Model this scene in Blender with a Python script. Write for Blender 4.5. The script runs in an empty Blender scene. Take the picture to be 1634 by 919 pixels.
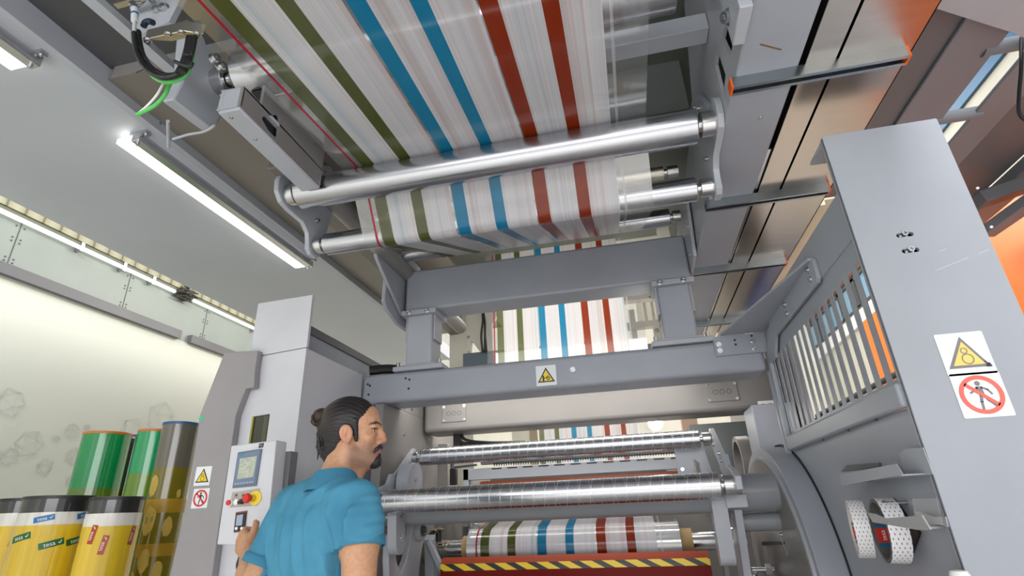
import bpy, bmesh, math, random
import numpy as np
from mathutils import Vector, Matrix
from mathutils.geometry import tessellate_polygon
random.seed(7)
PI = math.pi
scene = bpy.context.scene
COL = scene.collection
# ---------------------------------------------------------------- camera (solved from the vanishing points)
RC = np.array([[0.975011246, 0.218708506, -0.038982813],
               [0.120681540, -0.374110879, 0.919498242],
               [-0.186518192, 0.901225632, 0.391156394]])
FPX, CX, CY, CZ = 847.656, 817.0, 459.5, 1.35
cd = bpy.data.cameras.new('camera')
cam = bpy.data.objects.new('camera', cd)
COL.objects.link(cam)
M4 = Matrix.Identity(4)
for i in range(3):
    M4[i][0] = RC[0][i]; M4[i][1] = RC[1][i]; M4[i][2] = -RC[2][i]
M4.translation = (0, 0, CZ)
cam.matrix_world = M4
cd.sensor_width = 36.0
cd.lens = FPX / 1634.0 * 36.0
cd.clip_start = 0.05
scene.camera = cam


def pt(px, py, X=None, Y=None, Z=None):
    """a photo measurement carried onto one of the place's real planes"""
    r = RC.T @ np.array([(px - CX) / FPX, -(py - CY) / FPX, 1.0])
    t = X / r[0] if X is not None else (Y / r[1] if Y is not None else (Z - CZ) / r[2])
    return Vector((r[0] * t, r[1] * t, r[2] * t + CZ))


def proj(p):
    c = RC @ (np.array(p) - np.array([0, 0, CZ]))
    return CX + FPX * c[0] / c[2], CY - FPX * c[1] / c[2]


def yz(px, py, X):
    p = pt(px, py, X=X)
    return (p.y, p.z)


# ---------------------------------------------------------------- materials
def lin(v):
    v /= 255.0
    return v / 12.92 if v <= 0.04045 else ((v + 0.055) / 1.055) ** 2.4


def C(r, g, b, a=1.0):
    return (lin(r), lin(g), lin(b), a)


class NT:
    def __init__(s, name):
        s.m = bpy.data.materials.new(name)
        s.m.use_nodes = True
        s.t = s.m.node_tree
        s.b = s.t.nodes['Principled BSDF']
        s.out = s.t.nodes['Material Output']

    def n(s, typ, **kw):
        nd = s.t.nodes.new(typ)
        for k, v in kw.items():
            if isinstance(k, str) and hasattr(nd, k):
                setattr(nd, k, v)
        return nd

    def l(s, a, b):
        s.t.links.new(a, b)

    def math(s, op, a, b=None, c=None):
        nd = s.n('ShaderNodeMath', operation=op)
        for i, v in enumerate((a, b, c)):
            if v is None:
                continue
            if isinstance(v, (int, float)):
                nd.inputs[i].default_value = v
            else:
                s.l(v, nd.inputs[i])
        return nd.outputs[0]

    def mix(s, fac, a, b, typ='MIX'):
        nd = s.n('ShaderNodeMix', data_type='RGBA', blend_type=typ)
        for k, v in ((0, fac), (6, a), (7, b)):
            if isinstance(v, (int, float)) or isinstance(v, tuple):
                nd.inputs[k].default_value = v
            else:
                s.l(v, nd.inputs[k])
        return nd.outputs[2]

    def ramp(s, fac, stops, interp='LINEAR'):
        nd = s.n('ShaderNodeValToRGB')
        cr = nd.color_ramp
        cr.interpolation = interp
        while len(cr.elements) < len(stops):
            cr.elements.new(1.0)
        for e, (p, c) in zip(cr.elements, stops):
            e.position = p
            e.color = c
        s.l(fac, nd.inputs[0])
        return nd.outputs[0]

    def coord(s, scale=(1, 1, 1), which='Object', loc=(0, 0, 0)):
        tc = s.n('ShaderNodeTexCoord')
        mp = s.n('ShaderNodeMapping')
        mp.inputs['Scale'].default_value = scale
        mp.inputs['Location'].default_value = loc
        s.l(tc.outputs[which], mp.inputs[0])
        return mp.outputs[0]

    def noise(s, vec, scale=5, detail=3, rough=0.5):
        nd = s.n('ShaderNodeTexNoise')
        nd.inputs['Scale'].default_value = scale
        nd.inputs['Detail'].default_value = detail
        nd.inputs['Roughness'].default_value = rough
        s.l(vec, nd.inputs['Vector'])
        return nd.outputs['Fac']

    def bump(s, h, strength=0.2, dist=0.002):
        nd = s.n('ShaderNodeBump')
        nd.inputs['Strength'].default_value = strength
        nd.inputs['Distance'].default_value = dist
        s.l(h, nd.inputs['Height'])
        s.l(nd.outputs[0], s.b.inputs['Normal'])

    def set(s, **kw):
        for k, v in kw.items():
            s.b.inputs[k.replace('_', ' ')].default_value = v


def paint(name, col, rough=0.4, metal=0.0, var=0.06, scale=3.0, bump=0.03, spec=0.5):
    """powder coat: a faint mottling and orange peel"""
    m = NT(name)
    v = m.coord()
    n1 = m.noise(v, scale, 4)
    dark = tuple(x * (1 - var) for x in col[:3]) + (1,)
    lite = tuple(min(1, x * (1 + var)) for x in col[:3]) + (1,)
    m.l(m.ramp(n1, [(0.3, dark), (0.7, lite)]), m.b.inputs['Base Color'])
    n2 = m.noise(v, 420, 2)
    m.bump(n2, bump * 5, 0.0004)
    r = m.math('MULTIPLY_ADD', n1, 0.15, rough - 0.07)
    m.l(r, m.b.inputs['Roughness'])
    m.set(Metallic=metal, Specular_IOR_Level=spec)
    return m.m


def plain(name, col, rough=0.5, metal=0.0, **kw):
    return paint(name, col, rough, metal, var=kw.pop('var', 0.04), **kw)


def brushed(name, col, axis=0, rough=0.28, scale=60.0, var=0.18, bump=0.12):
    """turned or brushed metal, streaked around `axis` (0 = rings along X)"""
    m = NT(name)
    sc = [2.0, 2.0, 2.0]
    sc[axis] = scale
    v = m.coord(tuple(sc))
    n = m.noise(v, 3.0, 5, 0.65)
    dark = tuple(x * (1 - var) for x in col[:3]) + (1,)
    m.l(m.ramp(n, [(0.3, dark), (0.7, col)]), m.b.inputs['Base Color'])
    m.l(m.math('MULTIPLY_ADD', n, 0.06, rough - 0.03), m.b.inputs['Roughness'])
    if bump:
        m.bump(n, bump, 0.0006)
    m.set(Metallic=1.0)
    return m.m


def grooved(name, yc, zc, pitch=0.056):
    """aluminium roller with crossing spiral venting grooves"""
    m = NT(name)
    tc = m.n('ShaderNodeTexCoord')
    sp = m.n('ShaderNodeSeparateXYZ')
    m.l(tc.outputs['Object'], sp.inputs[0])
    y = m.math('SUBTRACT', sp.outputs[1], yc)
    z = m.math('SUBTRACT', sp.outputs[2], zc)
    a = m.math('DIVIDE', m.math('ARCTAN2', z, y), 2 * PI)
    x = m.math('DIVIDE', sp.outputs[0], pitch)

    def line(h, w):
        f = m.math('FRACT', m.math('ADD', h, 50.0))
        d = m.math('ABSOLUTE', m.math('SUBTRACT', f, 0.5))
        return m.math('LESS_THAN', d, w)
    g1 = line(m.math('ADD', x, m.math('MULTIPLY', a, 1.0)), 0.018)
    g2 = line(m.math('SUBTRACT', x, m.math('MULTIPLY', a, 1.0)), 0.010)
    g3 = line(m.math('MULTIPLY', a, 6.0), 0.008)
    g = m.math('MAXIMUM', m.math('MAXIMUM', g1, g2), g3)
    m.l(m.mix(m.math('MULTIPLY', g, 0.6), C(204, 206, 212), C(252, 252, 254)), m.b.inputs['Base Color'])
    m.l(m.math('MULTIPLY_ADD', g, 0.25, 0.24), m.b.inputs['Roughness'])
    m.set(Metallic=1.0)
    return m.m


def emit(name, col, strength):
    m = NT(name)
    m.set(Base_Color=col, Emission_Color=col, Emission_Strength=strength, Roughness=0.4)
    return m.m


# ---------------------------------------------------------------- mesh building
class MB:
    def __init__(s):
        s.bm = bmesh.new()
        s.slot = 0

    def _add(s, vs, fs):
        bv = [s.bm.verts.new(v) for v in vs]
        out = []
        for f in fs:
            try:
                q = s.bm.faces.new([bv[i] for i in f])
                q.material_index = s.slot
                out.append(q)
            except ValueError:
                pass
        return bv

    def box(s, lo, hi):
        (a, b, c), (d, e, f) = lo, hi
        vs = [(a, b, c), (d, b, c), (d, e, c), (a, e, c), (a, b, f), (d, b, f), (d, e, f), (a, e, f)]
        s._add(vs, [(3, 2, 1, 0), (4, 5, 6, 7), (0, 1, 5, 4), (1, 2, 6, 5), (2, 3, 7, 6), (3, 0, 4, 7)])
        return s

    def obox(s, c, u, v, w, a, b, d):
        """oriented box: centre c, unit axes u v w, full sizes a b d"""
        c, u, v, w = Vector(c), Vector(u).normalized(), Vector(v).normalized(), Vector(w).normalized()
        vs = []
        for k in (-.5, .5):
            for (i, j) in ((-.5, -.5), (.5, -.5), (.5, .5), (-.5, .5)):
                vs.append(c + u * a * i + v * b * j + w * d * k)
        s._add(vs, [(3, 2, 1, 0), (4, 5, 6, 7), (0, 1, 5, 4), (1, 2, 6, 5), (2, 3, 7, 6), (3, 0, 4, 7)])
        return s

    def bar(s, p0, p1, w, h, up=(0, 0, 1)):
        p0, p1 = Vector(p0), Vector(p1)
        d = (p1 - p0)
        u = d.normalized()
        sd = u.cross(Vector(up))
        if sd.length < 1e-4:
            sd = u.cross(Vector((0, 1, 0)))
        sd.normalize()
        s.obox((p0 + p1) / 2, u, sd, sd.cross(u), d.length, w, h)
        return s

    def cyl(s, p0, p1, r, seg=32, r1=None, caps=True):
        p0, p1 = Vector(p0), Vector(p1)
        if r1 is None:
            r1 = r
        d = (p1 - p0).normalized()
        a = d.orthogonal().normalized()
        b = d.cross(a)
        vs = []
        for p, rr in ((p0, r), (p1, r1)):
            for i in range(seg):
                t = 2 * PI * i / seg
                vs.append(p + (a * math.cos(t) + b * math.sin(t)) * rr)
        fs = [(i, (i + 1) % seg, seg + (i + 1) % seg, seg + i) for i in range(seg)]
        if caps:
            fs += [tuple(reversed(range(seg))), tuple(range(seg, 2 * seg))]
        s._add(vs, fs)
        return s

    def lathe(s, p0, axis, prof, seg=48, closed=False):
        """prof: (along, radius) pairs"""
        p0, d = Vector(p0), Vector(axis).normalized()
        a = d.orthogonal().normalized()
        b = d.cross(a)
        vs, fs = [], []
        n = len(prof)
        for h, r in prof:
            for i in range(seg):
                t = 2 * PI * i / seg
                vs.append(p0 + d * h + (a * math.cos(t) + b * math.sin(t)) * r)
        for k in range(n if closed else n - 1):
            k2 = (k + 1) % n
            for i in range(seg):
                j = (i + 1) % seg
                fs.append((k * seg + i, k * seg + j, k2 * seg + j, k2 * seg + i))
        if not closed:
            fs += [tuple(reversed(range(seg))), tuple(range((n - 1) * seg, n * seg))]
        s._add(vs, fs)
        return s

    def tube(s, pts, r, seg=10, caps=True):
        pts = [Vector(p) for p in pts]
        n = len(pts)
        vs, fs = [], []
        a = None
        for i, p in enumerate(pts):
            d = (pts[min(i + 1, n - 1)] - pts[max(i - 1, 0)]).normalized()
            a = d.orthogonal().normalized() if a is None else (a - d * a.dot(d)).normalized()
            b = d.cross(a)
            rr = r[i] if isinstance(r, (list, tuple)) else r
            for k in range(seg):
                t = 2 * PI * k / seg
                vs.append(p + (a * math.cos(t) + b * math.sin(t)) * rr)
        for i in range(n - 1):
            for k in range(seg):
                j = (k + 1) % seg
                fs.append((i * seg + k, i * seg + j, (i + 1) * seg + j, (i + 1) * seg + k))
        if caps:
            fs += [tuple(reversed(range(seg))), tuple(range((n - 1) * seg, n * seg))]
        s._add(vs, fs)
        return s

    def plate(s, outer, holes, fn, thick):
        """polygon with holes in (a,b); fn(a,b,h) -> world; solid between h=0 and h=thick"""
        loops = [list(outer)] + [list(h) for h in holes]
        flat = [p for l in loops for p in l]
        tris = tessellate_polygon([[Vector((p[0], p[1], 0)) for p in l] for l in loops])
        n = len(flat)
        vs = [fn(p[0], p[1], 0) for p in flat] + [fn(p[0], p[1], thick) for p in flat]
        fs = []
        for t in tris:
            fs.append(tuple(t))
            fs.append(tuple(n + i for i in reversed(t)))
        o = 0
        for l in loops:
            k = len(l)
            for i in range(k):
                j = (i + 1) % k
                fs.append((o + i, o + j, n + o + j, n + o + i))
            o += k
        s._add(vs, fs)
        return s

    def xplate(s, yzs, x0, x1, holes=()):
        return s.plate(yzs, holes, lambda a, b, h: (x0 + h, a, b), x1 - x0)

    def yplate(s, xzs, y0, y1, holes=()):
        return s.plate(xzs, holes, lambda a, b, h: (a, y0 + h, b), y1 - y0)

    def zplate(s, xys, z0, z1, holes=()):
        return s.plate(xys, holes, lambda a, b, h: (a, b, z0 + h), z1 - z0)

    def sphere(s, c, r, seg=16, sc=(1, 1, 1)):
        c = Vector(c)
        vs, fs = [], []
        rings = seg // 2
        for i in range(rings + 1):
            th = PI * i / rings
            for k in range(seg):
                ph = 2 * PI * k / seg
                vs.append(c + Vector((math.sin(th) * math.cos(ph) * r * sc[0], math.sin(th) * math.sin(ph) * r * sc[1], math.cos(th) * r * sc[2])))
        for i in range(rings):
            for k in range(seg):
                j = (k + 1) % seg
                fs.append((i * seg + k, (i + 1) * seg + k, (i + 1) * seg + j, i * seg + j))
        s._add(vs, fs)
        return s

    def bolt(s, p, axis, r=0.008, h=0.006):
        """hex socket screw: washer, head and recess rim"""
        p, d = Vector(p), Vector(axis).normalized()
        s.cyl(p, p + d * 0.0015, r * 1.45, 16)
        s.lathe(p, d, [(0.001, r), (h, r), (h, r * 0.55), (h * 0.4, r * 0.5)], 12)
        return s


LOC = {}


def obj(name, mb, mat, parent=None, bev=0.0, label=None, smooth=35, seg=2):
    bm = mb.bm if isinstance(mb, MB) else mb
    bmesh.ops.remove_doubles(bm, verts=bm.verts[:], dist=1e-6)
    bmesh.ops.recalc_face_normals(bm, faces=bm.faces[:])
    ang = math.radians(smooth)
    for f in bm.faces:
        f.smooth = True
    for e in bm.edges:
        e.smooth = len(e.link_faces) == 2 and e.calc_face_angle(0) < ang
    me = bpy.data.meshes.new(name)
    bm.to_mesh(me)
    bm.free()
    for m in (mat if isinstance(mat, (list, tuple)) else [mat]):
        me.materials.append(m)
    o = bpy.data.objects.new(name, me)
    COL.objects.link(o)
    if bev:
        md = o.modifiers.new('bevel', 'BEVEL')
        md.width = bev
        md.segments = seg
        md.limit_method = 'ANGLE'
        md.angle_limit = math.radians(40)
        md.harden_normals = False
    attach(o, parent)
    if label:
        o['label'] = label
    return o


def attach(o, parent):
    if parent is not None:
        o.parent = parent
        o.matrix_parent_inverse = Matrix.Translation(LOC.get(parent.name, Vector((0, 0, 0)))).inverted()
        LOC[o.name] = Vector((0, 0, 0))


def thing(name, label, cat, loc=(0, 0, 0), group=None):
    o = bpy.data.objects.new(name, None)
    o.empty_display_size = 0.05
    COL.objects.link(o)
    o.location = loc
    LOC[o.name] = Vector(loc)
    return tag(o, label, cat, group)


def tag(o, label, cat, group=None, kind=None):
    o['label'] = label
    o['category'] = cat
    if group:
        o['group'] = group
    if kind:
        o['kind'] = kind
    return o


def struct(o, label=None, cat=None):
    o['kind'] = 'structure'
    if label:
        o['label'] = label
    if cat:
        o['category'] = cat
    return o


def dup(root, delta, label=None, group=None):
    r = root.copy()
    COL.objects.link(r)
    r.location = Vector(root.location) + Vector(delta)
    LOC[r.name] = Vector(r.location)
    if label:
        r['label'] = label
    if group:
        r['group'] = group
    for ch in list(root.children):
        c = ch.copy()
        COL.objects.link(c)
        c.parent = r
        c.matrix_parent_inverse = ch.matrix_parent_inverse.copy()
        for g in list(ch.children):
            d = g.copy()
            COL.objects.link(d)
            d.parent = c
            d.matrix_parent_inverse = g.matrix_parent_inverse.copy()
    return r


_txt = {}


def text_mesh(s):
    """verts (2D, height 1) and faces of a word set in the built-in face"""
    if s in _txt:
        return _txt[s]
    cu = bpy.data.curves.new('word', 'FONT')
    cu.body = s
    cu.align_x = 'CENTER'
    cu.align_y = 'CENTER'
    cu.size = 1.0
    cu.resolution_u = 3
    o = bpy.data.objects.new('word', cu)
    COL.objects.link(o)
    dg = bpy.context.evaluated_depsgraph_get()
    dg.update()
    me = bpy.data.meshes.new_from_object(o.evaluated_get(dg))
    vs = [(v.co.x, v.co.y) for v in me.vertices]
    fs = [tuple(p.vertices) for p in me.polygons]
    bpy.data.objects.remove(o)
    bpy.data.curves.remove(cu)
    bpy.data.meshes.remove(me)
    _txt[s] = (vs, fs)
    return _txt[s]


def circle2(cx, cy, r, n=32, ry=None, a0=0.0):
    ry = r if ry is None else ry
    return [(cx + r * math.cos(a0 + 2 * PI * i / n), cy + ry * math.sin(a0 + 2 * PI * i / n)) for i in range(n)]


def rrect(x0, y0, x1, y1, r, n=5):
    out = []
    for (cx, cy, a) in ((x1 - r, y0 + r, -PI / 2), (x1 - r, y1 - r, 0), (x0 + r, y1 - r, PI / 2), (x0 + r, y0 + r, PI)):
        for i in range(n + 1):
            t = a + PI / 2 * i / n
            out.append((cx + r * math.cos(t), cy + r * math.sin(t)))
    return out


def thick_line(p, q, w):
    d = Vector((q[0] - p[0], q[1] - p[1])).normalized()
    n = Vector((-d.y, d.x)) * w / 2
    return [(p[0] + n.x, p[1] + n.y), (q[0] + n.x, q[1] + n.y), (q[0] - n.x, q[1] - n.y), (p[0] - n.x, p[1] - n.y)]


def scale_poly(ps, k):
    cx = sum(p[0] for p in ps) / len(ps)
    cy = sum(p[1] for p in ps) / len(ps)
    return [(cx + (p[0] - cx) * k, cy + (p[1] - cy) * k) for p in ps]


def roundhull(circs, n=10):
    """outline (2D) of the convex hull of circles (x, y, r)"""
    pts = []
    for (x, y, r) in circs:
        pts += circle2(x, y, r, n * 4)
    pts = sorted(set((round(a, 6), round(b, 6)) for a, b in pts))

    def half(ps):
        h = []
        for p in ps:
            while len(h) > 1 and (h[-1][0] - h[-2][0]) * (p[1] - h[-2][1]) - (h[-1][1] - h[-2][1]) * (p[0] - h[-2][0]) <= 0:
                h.pop()
            h.append(p)
        return h
    a, b = half(pts), half(pts[::-1])
    return a[:-1] + b[:-1]


def bez(p0, p1, p2, p3, n=16):
    p0, p1, p2, p3 = map(Vector, (p0, p1, p2, p3))
    return [p0 * (1 - t) ** 3 + p1 * 3 * t * (1 - t) ** 2 + p2 * 3 * t * t * (1 - t) + p3 * t ** 3 for t in [i / n for i in range(n + 1)]]


def catmull(ps, n=8):
    ps = [Vector(p) for p in ps]
    ps = [ps[0] * 2 - ps[1]] + ps + [ps[-1] * 2 - ps[-2]]
    out = []
    for i in range(1, len(ps) - 2):
        a, b, c, d = ps[i - 1:i + 3]
        for k in range(n):
            t = k / n
            out.append(0.5 * ((2 * b) + (c - a) * t + (2 * a - 5 * b + 4 * c - d) * t * t + (3 * b - a - 3 * c + d) * t ** 3))
    out.append(ps[-2])
    return out


# ---------------------------------------------------------------- palette
GREY = paint('machine_grey_paint', C(154, 159, 169), 0.38)
GREYD = paint('dark_grey_paint', C(104, 104, 108), 0.45)
GREYW = paint('warm_grey_paint', C(128, 125, 124), 0.4)
TUBEG = paint('tube_grey_paint', C(136, 140, 146), 0.3)
PLATEG = paint('light_grey_plate_paint', C(168, 172, 181), 0.36)
LIGHT = paint('cabinet_light_grey', C(202, 203, 210), 0.4)
DECKP = paint('deck_soffit_grey', C(176, 181, 190), 0.45, scale=1.2)
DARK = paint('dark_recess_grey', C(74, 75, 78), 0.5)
BLACK = plain('black_plastic', C(26, 26, 28), 0.45)
GAP_BLACK = plain('black_gap_shade', C(18, 18, 20), 0.6)
ALU = brushed('turned_aluminium', C(190, 192, 198), 0, 0.22, 40, 0.03, 0.0)
ALUF = brushed('aluminium_end_part', C(206, 206, 208), 0, 0.25, 20, 0.08, 0.01)
STEEL = brushed('brushed_stainless', C(196, 192, 184), 1, 0.32, 30, 0.1, 0.01)
ZINC = brushed('zinc_screw', C(206, 208, 212), 2, 0.25, 20, 0.08, 0.0)
GALV = brushed('galvanised_rail', C(172, 180, 186), 1, 0.32, 12, 0.15, 0.01)
SHEET = brushed('stainless_cover_sheet', C(206, 196, 186), 1, 0.24, 10, 0.08, 0.004)
CREAM = paint('cream_wall_paint', C(222, 221, 208), 0.6)
WHITE = plain('white_plastic', C(232, 232, 232), 0.4)
ORANGE = plain('orange_coating', C(246, 118, 20), 0.35)
REDM = plain('dark_red_guard', C(116, 16, 8), 0.35, spec=0.15)
BRICK = plain('brick_red_guard_top', C(160, 62, 34), 0.3)
YEL = plain('signal_yellow', C(240, 210, 60), 0.4)
RED = plain('signal_red', C(205, 42, 36), 0.4)
TAN = plain('cardboard_core', C(172, 146, 104), 0.7)
BLUEP = plain('blue_coating', C(22, 96, 140), 0.4)
# ================================================================ THE SETTING
FLOORM = paint('concrete_floor', C(214, 212, 208), 0.35, var=0.1, scale=0.8)
o = obj('floor', MB().box((-6, -5, -0.1), (5, 10, 0)), FLOORM)
struct(o)
WALLM = paint('left_wall_paint', C(214, 217, 206), 0.55, var=0.03, scale=0.7)
XW = -4.5
ZL = 3.16
wl = struct(obj('wall_left', MB().box((XW - 0.2, -5, 0), (XW, 10, ZL)), WALLM))
BANDM = paint('wall_band_panel_paint', C(150, 158, 152), 0.45)
mb = MB().box((XW - 0.2, -5, ZL), (XW - 0.005, 10, 5.2))
for k in range(-3, 9):                                    # panel joints and rivets of the band
    pass
bd = obj('sheet_band', mb, BANDM, wl)
mb = MB()
rv = MB()
for k in range(9):
    y = 0.75 + k * 1.0
    mb.box((XW - 0.004, y - 0.003, ZL + 0.09), (XW - 0.002, y + 0.003, 3.62))
    for z in (3.28, 3.31, 3.45, 3.48, 3.58):
        for s in (-0.03, 0.03):
            rv.cyl((XW - 0.005, y + s, z), (XW + 0.001, y + s, z), 0.006, 8)
obj('panel_joint', mb, DARK, wl)
obj('rivet_row', rv, DARK, wl)
mb = MB().box((XW - 0.1, -5, ZL - 0.0), (XW + 0.05, 4.42, ZL + 0.085)).box((XW - 0.1, 4.56, ZL), (XW + 0.05, 10, ZL + 0.085))
struct(obj('trim_1', mb, GREYD))
# thin printed line drawings of polyhedra on the wall
LINEM = plain('grey_wall_print', C(198, 201, 194), 0.6)


def poly_print(cy, cz, r, rot, mb, w):
    g = (1 + 5 ** 0.5) / 2
    v = [Vector(p).normalized() for p in [(0, 1, g), (0, -1, g), (0, 1, -g), (0, -1, -g), (1, g, 0), (-1, g, 0), (1, -g, 0), (-1, -g, 0), (g, 0, 1), (-g, 0, 1), (g, 0, -1), (-g, 0, -1)]]
    R = Matrix.Rotation(rot, 3, 'X') @ Matrix.Rotation(rot * 1.7 + 0.4, 3, 'Y') @ Matrix.Rotation(rot * 0.6, 3, 'Z')
    v = [R @ p for p in v]
    for i in range(12):
        for j in range(i):
            if (v[i] - v[j]).length < 1.1 and (v[i].x + v[j].x) > -0.9:
                q = thick_line((cy + v[i].y * r, cz + v[i].z * r), (cy + v[j].y * r, cz + v[j].z * r), w)
                mb._add([(XW + 0.002 + 0.0004 * (len(mb.bm.faces) % 40), a, b) for a, b in q], [(0, 1, 2, 3)])


mb = MB()
for px, py, rp, rot in ((15, 642, 24, 0.3), (45, 708, 22, 1.1), (12, 728, 16, 2.0), (70, 746, 14, 0.8), (113, 688, 13, 1.7), (138, 682, 5, 0.2), (88, 700, 5, 0.9),
                        (117, 728, 14, 2.6), (210, 690, 24, 0.5), (256, 668, 28, 1.4), (110, 768, 7, 0.7)):
    p = pt(px, py, X=XW)
    q = pt(px, py - rp, X=XW)
    poly_print(p.y, p.z, (q - p).length, rot, mb, 0.0035)
obj('wall_print', mb, LINEM, wl)
# long fluorescent batten and conduit above the band
tl = thing('tube_lamp', 'long thin tube lamp running along the top of the left wall band', 'lamp', (XW + 0.1, 0, 3.6))
mb = MB().cyl((XW + 0.03, 0.5, 3.622), (XW + 0.03, 4.24, 3.622), 0.018, 12).cyl((XW + 0.03, 4.5, 3.622), (XW + 0.03, 7.4, 3.622), 0.018, 12)
obj('lamp_tube', mb, emit('tube_lamp_glow', (1, 1, 0.95, 1), 1.3), tl)
mb = MB().box((XW, 0.5, 3.645), (XW + 0.05, 7.4, 3.66))
obj('lamp_batten', mb, paint('olive_shade_metal', C(112, 114, 98), 0.5), tl)
for y in (3.2, 3.62, 3.95, 5.5):
    obj('tube_clip', MB().obox((XW + 0.03, y, 3.622), (1, 0, 0), (0, 1, 0), (0, 0, 1), 0.06, 0.03, 0.08), ALUF, tl)
# torn foil fragment/cable knot between the tubes
kb = thing('cable_knot', 'tangle of thin cables at the joint of the tube lamp on left wall', 'cable', (XW + 0.14, 4.37, 3.6))
mb = MB()
for i in range(7):
    c = Vector((XW + 0.06, 4.37, 3.63))
    mb.tube(catmull([c + Vector((random.uniform(-.05, .05), random.uniform(-.13, .13), random.uniform(-.07, .09))) for k in range(5)], 6), 0.008, 6)
obj('cable_loops', mb, plain('dull_cable', C(70, 70, 62), 0.5), kb)
# insulation strip hanging between the wall and the mezzanine
INS = NT('ribbed_insulation')
v = INS.coord((1, 1, 1))
w = INS.n('ShaderNodeTexWave', wave_type='BANDS', bands_direction='Y')
w.inputs['Scale'].default_value = 2.2
w.inputs['Distortion'].default_value = 1.0
INS.l(v, w.inputs[0])
INS.l(INS.ramp(w.outputs['Fac'], [(0.0, C(120, 118, 94)), (0.1, C(168, 166, 140)), (1.0, C(186, 184, 158))]), INS.b.inputs['Base Color'])
INS.set(Roughness=0.8)
ins = obj('insulation_strip', MB().box((XW, -1, 3.665), (XW + 0.06, 8, 3.95)), INS.m)
tag(ins, 'khaki ribbed insulation strip between left wall and the pale mezzanine', 'insulation')

# mezzanine deck at left with its lit soffit
dk = thing('mezzanine_deck', 'pale grey mezzanine platform overhead on the left', 'platform', (-2.9, 2, 3.2))
obj('deck_soffit', MB().box((-3.47, -1.5, 3.2), (-2.17, 6.3, 3.32)), DECKP, dk)
obj('edge_trim', MB().box((-2.17, -1.5, 3.188), (-2.13, 6.3, 3.34)), PLATEG, dk)
# strip lights under it
LEDM = emit('led_strip_diffuser', (1.0, 0.95, 0.86, 1), 3.2)
first = None
sl = thing('strip_light', 'long glowing strip light under the pale mezzanine, whole in view', 'strip light', (-2.29, 1.70, 3.16), 'strip lights under the mezzanine')
obj('light_housing', MB().box((-2.265, 1.70, 3.135), (-2.215, 3.26, 3.185)), ALUF, sl, 0.004)
obj('diffuser', MB().box((-2.36, 1.705, 3.145), (-2.267, 3.25, 3.175)), LEDM, sl, 0.004)
for y in (1.72, 3.24):
    mb = MB()
    mb.box((-2.29, y - 0.015, 3.178), (-2.19, y + 0.015, 3.2)).cyl((-2.24, y, 3.12), (-2.24, y, 3.2), 0.008, 10)
    mb.bolt((-2.205, y, 3.178), (0, 0, -1), 0.008)
    obj('mounting_clip', mb, ZINC, sl)
dup(sl, (0, -2.04, 0), 'strip light cut by the left edge of the photo, under the mezzanine')
# wall at the back and right
struct(obj('wall_back', MB().box((-4.7, 9.6, 0), (3.4, 9.8, 5.2)), CREAM))
XR = 3.2
WR = paint('right_wall_beige', C(196, 193, 182), 0.6)
wr = struct(obj('wall_right', MB().box((XR, 2.6, 0), (XR + 0.2, 9.7, 6.2)), WR))
obj('orange_cladding_or_block', MB().box((XR - 0.05, 3.2, 2.1), (XR, 7.5, 3.5)), ORANGE, wr)
mb = MB()
for y in (4.1, 5.0, 5.9, 6.8):
    mb.box((XR - 0.052, y, 2.1), (XR - 0.049, y + 0.01, 3.5))
obj('cladding_joint', mb, plain('orange_joint', C(150, 60, 10), 0.6), wr)
obj('cream_band', MB().box((XR - 0.04, 3.2, 3.5), (XR, 9.6, 3.68)), WHITE, wr)
obj('brown_band', MB().box((XR - 0.06, 6.2, 4.12), (XR, 9.6, 5.2)), plain('brown_fascia', C(96, 58, 44), 0.6), wr)
gl = NT('blue_window_glass')
gl.set(Base_Color=C(112, 152, 182), Roughness=0.25, Metallic=0.0)
wn = struct(obj('window_1', MB().box((XR - 0.03, 5.2, 3.7), (XR, 9.6, 4.1)), gl.m))
mb = MB().box((XR - 0.05, 5.2, 3.68), (XR, 9.6, 3.72)).box((XR - 0.05, 5.2, 4.06), (XR, 9.6, 4.12))
for k in range(9):
    mb.box((XR - 0.05, 5.2 + k * 0.55, 3.7), (XR, 5.32 + k * 0.55, 4.1))
obj('window_frame', mb, plain('dark_window_frame', C(60, 62, 62), 0.5), wn)
# things on the floor of the bay behind the slats
obj('orange_cladding_or_block', MB().box((2.35, 2.5, 0), (3.1, 4.1, 1.7)), ORANGE, wr, 0.02)  # unseen orange block, added to reflect orange in the cover sheets
rb = thing('blue_cabinet', 'dark blue cabinet low in the bay seen through the slats', 'cabinet', (2.2, 8.6, 0))
obj('cabinet_body', MB().box((1.9, 8.3, 0), (3.0, 8.9, 2.42)), plain('navy_coating', C(26, 60, 120), 0.4), rb, 0.02)
obj('cabinet_lid', MB().box((1.88, 8.28, 2.42), (3.02, 8.92, 2.46)), WHITE, rb, 0.005)
rr = thing('dark_handrail', 'dark round handrail crossing the bay behind the slats', 'handrail', (2.4, 7, 2.6))
mb = MB().cyl((2.5, 4.6, 2.42), (2.5, 8.1, 2.42), 0.03, 12)
obj('top_rail', mb, BLACK, rr)
mb = MB()
for y in (5.2, 6.6, 8.0):
    mb.cyl((2.5, y, 0), (2.5, y, 2.42), 0.025, 12)
obj('rail_post', mb, BLACK, rr)

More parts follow.
